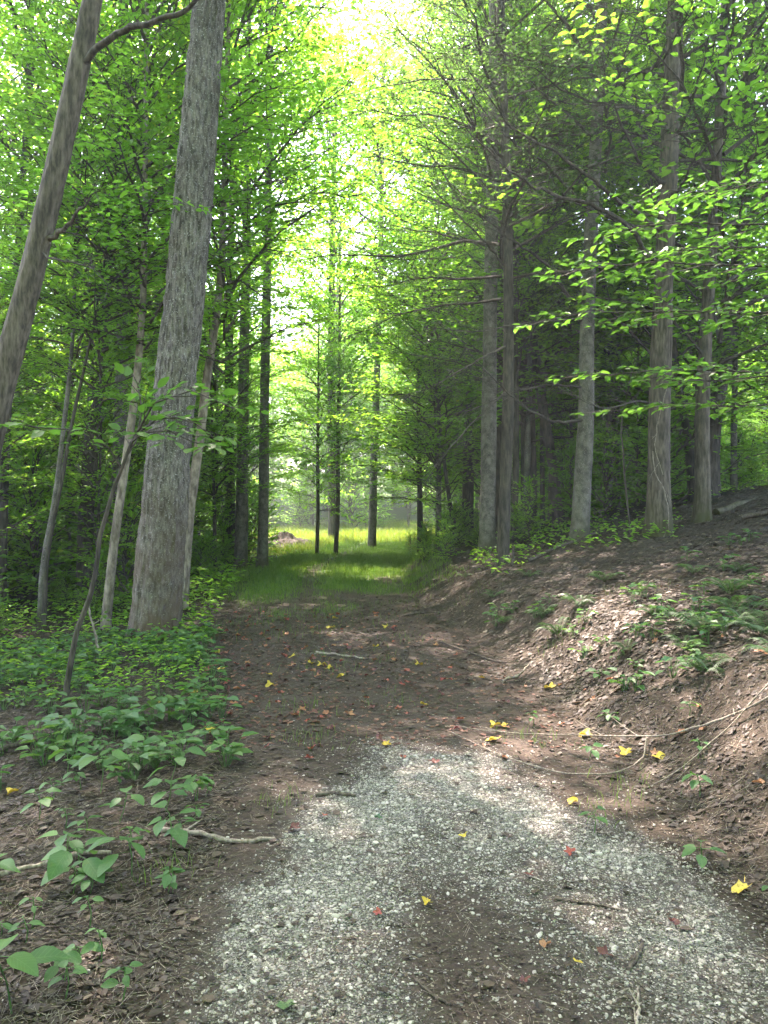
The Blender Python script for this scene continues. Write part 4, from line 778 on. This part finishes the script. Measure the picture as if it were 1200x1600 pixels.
stick('fallen_log', 'dark rotting log high on the slope beyond the trees', [(5.2, 11.2, .05), (5.8, 10.9, .07), (6.5, 10.6, .06)], .04, .03, M_stick_dark, 'log')
stick('dead_sapling', 'broken bare pale sapling stub left of the furrowed tree', [(-3.05, 8.3, -.03), (-3.12, 8.3, .3), (-3.2, 8.3, .62)], .016, .009, M_stick, 'sapling', side=[(.7, .12, 0, .14)])
stick('dead_sapling', 'thin bare dead sapling on the slope beside the pale ringed trunk', [(3.95, 12.3, -.05), (3.85, 12.3, .9), (3.75, 12.2, 1.8), (3.95, 12.1, 2.8)], .018, .005, M_stick_dark, 'sapling', side=[(.4, .3, 0, .4), (.6, -.3, .1, .3), (.75, .3, .1, .3)])
stick('dead_sapling', 'low broken snag standing in the litter on the slope', [(2.0, 12.0, -.03), (2.0, 12.0, .12), (2.03, 12.0, .3)], .03, .02, M_stick_dark, 'sapling')

# ------------------------------------------------------------------ single fallen leaves
def fallen_mesh(seed, m, lobes=4):
    r = np.random.default_rng(seed); k = 20; a = np.arange(k) * 2 * math.pi / k; rad = .5 * (.74 + .26 * np.cos(a * lobes)) * r.uniform(.85, 1.1, k); rad[k // 2] *= .6
    ph = r.uniform(0, 6.28, 2); x, y = rad * np.cos(a), rad * np.sin(a) * .85; z = .16 * np.abs(y) / .4 + .1 * np.sin(a * 2 + ph[0]) + .05 * np.sin(a * 3 + ph[1])
    V = np.concatenate([np.stack([x, y, z], -1), np.stack([x * .5, y * .5, z * .35], -1), [[0, 0, 0]], [[-.5, -.015, .02], [-.5, .015, .02], [-.85, 0, .12]]])
    mb = MB(); q = np.arange(k); p = (q + 1) % k; mb.add(V, np.stack([q, p, p + k, q + k], -1), 0); mb.f.append((np.stack([q + k, p + k, np.full(k, 2 * k)], -1), np.zeros(k, int), np.full(k, .5))); mb.f.append((np.array([[2 * k + 1, 2 * k + 2, 2 * k + 3]]), np.zeros(1, int), np.full(1, .5)))
    return mb.mesh('fallen_leaf', [m], True)
FL = {c: [fallen_mesh(q * 7 + 3, m, 4 if c == 'yellow' else 5) for q in range(4)] for c, m in (('yellow', M_yel), ('orange', M_org), ('red', M_red), ('maroon', M_mar), ('green', M_grn))}
def fallen(x, y, s, c, label, group=None):
    nr = gnorm(np.array(x), np.array(y)); o = link('fallen_leaf', FL[c][int(U(0, 4))], None, Matrix.Translation((x, y, float(G(x, y)) + .018)) @ Vector((0, 0, 1)).rotation_difference(Vector(unit(nr + R.normal(0, .22, 3)))).to_matrix().to_4x4() @ Matrix.Rotation(float(U(0, 6.28)), 4, 'Z') @ Matrix.Scale(s, 4)); tag(o, label, 'leaf', group)
for x, y, s, c, lb in [(.165, 2.93, .055, 'yellow', 'bright yellow fallen leaf on the bare brown soil amid the gravel'), (.37, 3.55, .06, 'yellow', 'pale yellow fallen leaf curled on the middle of the gravel'), (.02, 4.93, .075, 'yellow', 'twisted yellow fallen leaf just beyond the gravel end'), (.64, 2.55, .04, 'yellow', 'small oval yellow leaf beside the orange leaf on dirty gravel'), (.56, 2.66, .06, 'orange', 'orange fallen leaf on the dirty gravel'), (.97, 3.35 + .6, .085, 'yellow', 'large crumpled yellow leaf on the dark soil right of the gravel'), (.82, 3.38, .08, 'red', 'dark red lobed leaf on the grey gravel strip'), (.60, 3.18, .05, 'maroon', 'small maroon leaf on the soil between gravel strips'), (.30, 4.55, .08, 'maroon', 'folded brown-red leaf on the far end of the gravel'), (-.29, 2.3, .085, 'green', 'grey-green oak leaf lying on the near gravel'), (-.29, 3.75, .05, 'red', 'small red leaf on the left edge of the gravel'), (-.03, 3.75, .05, 'green', 'small dull green leaf on the gravel'), (-.42, 3.62, .07, 'maroon', 'maroon leaf at the gravel corner by the rotten stick'), (.75, 2.6, .07, 'maroon', 'dark brown leaf beside the orange leaf on dirty gravel'), (.45, 2.45, .05, 'maroon', 'brown scrap of leaf on the near dirty gravel'), (-.02, 2.85, .05, 'red', 'faded red scrap of leaf on the pale gravel'), (1.05, 2.8, .06, 'maroon', 'maroon leaf on the gravel beside the sunlit patch')]:
    fallen(x, y, s, c, lb)
for px, py in [(523, 968), (514, 983), (521, 982), (602, 981), (587, 1012), (655, 1040), (662, 1104), (485, 1038), (503, 1041), (515, 1046), (531, 1060), (421, 1057), (422, 1073), (305, 1084), (314, 1098), (457, 1028), (328, 1146), (604, 1168), (787, 1137), (773, 1137), (860, 1025), (915, 1152), (753, 1062), (978, 1120), (170, 1196), (20, 1242), (340, 1022), (345, 1048), (1160, 1025), (770, 1160), (1028, 1185), (250, 1100)]:
    yy = 1.5 * FPX / (py - 800)
    for _ in range(3): yy = (1.5 - float(G((px - 600) / FPX * yy, yy))) * FPX / (py - 800)
    onp = bool(on(np.array((px - 600) / FPX * yy), np.array(yy)))
    fallen((px - 600) / FPX * yy, yy, float(U(.08, .13)), 'yellow', 'yellow fallen leaf on the dark leaf-strewn track beyond the gravel' if onp else 'yellow fallen leaf in the litter off the track side', 'yellow leaves on the track' if onp else 'yellow leaves off the track')
for q in range(190):
    y = U(4.6, 11.5); t = R.beta(1.1, 1.9); x = XL(y) - .15 + (XR(y) - XL(y)) * t; c = ('red', 'orange', 'maroon')[int(U(0, 3))]
    fallen(float(x), float(y), float(U(.045, .095)), c, {'red': 'red fallen leaf on the dark track beyond the gravel', 'orange': 'orange-brown fallen leaf on the dark track beyond the gravel', 'maroon': 'maroon fallen leaf on the dark track beyond the gravel'}[c], c + ' leaves on the track')
for q in range(26):
    y = U(3.2, 7); x = XR(y) + U(-.1, 1.2); fallen(float(x), float(y), float(U(.04, .08)), 'orange', 'orange-brown fallen leaf in the litter at the foot of the bank', 'orange leaves at the bank foot')

# ------------------------------------------------------------------ haze
m, nd, ln, out = mat('haze'); pv = nd.new('ShaderNodeVolumePrincipled'); pv.inputs['Color'].default_value = (.84, .97, .88, 1); pv.inputs['Density'].default_value = .002; pv.inputs['Anisotropy'].default_value = .45
ln.new(pv.outputs[0], out.inputs['Volume'])
mb = MB(); c = np.array([(x, y, z) for x in (-140, 140) for y in (-40, 185) for z in (-6, 42)], float); mb.add(c, [(0, 1, 3, 2), (4, 6, 7, 5), (0, 4, 5, 1), (2, 3, 7, 6), (0, 2, 6, 4), (1, 5, 7, 3)])
tag(link('haze', mb.mesh('haze', [m])), 'pale damp summer haze hanging between the trees', 'haze', kind='stuff')
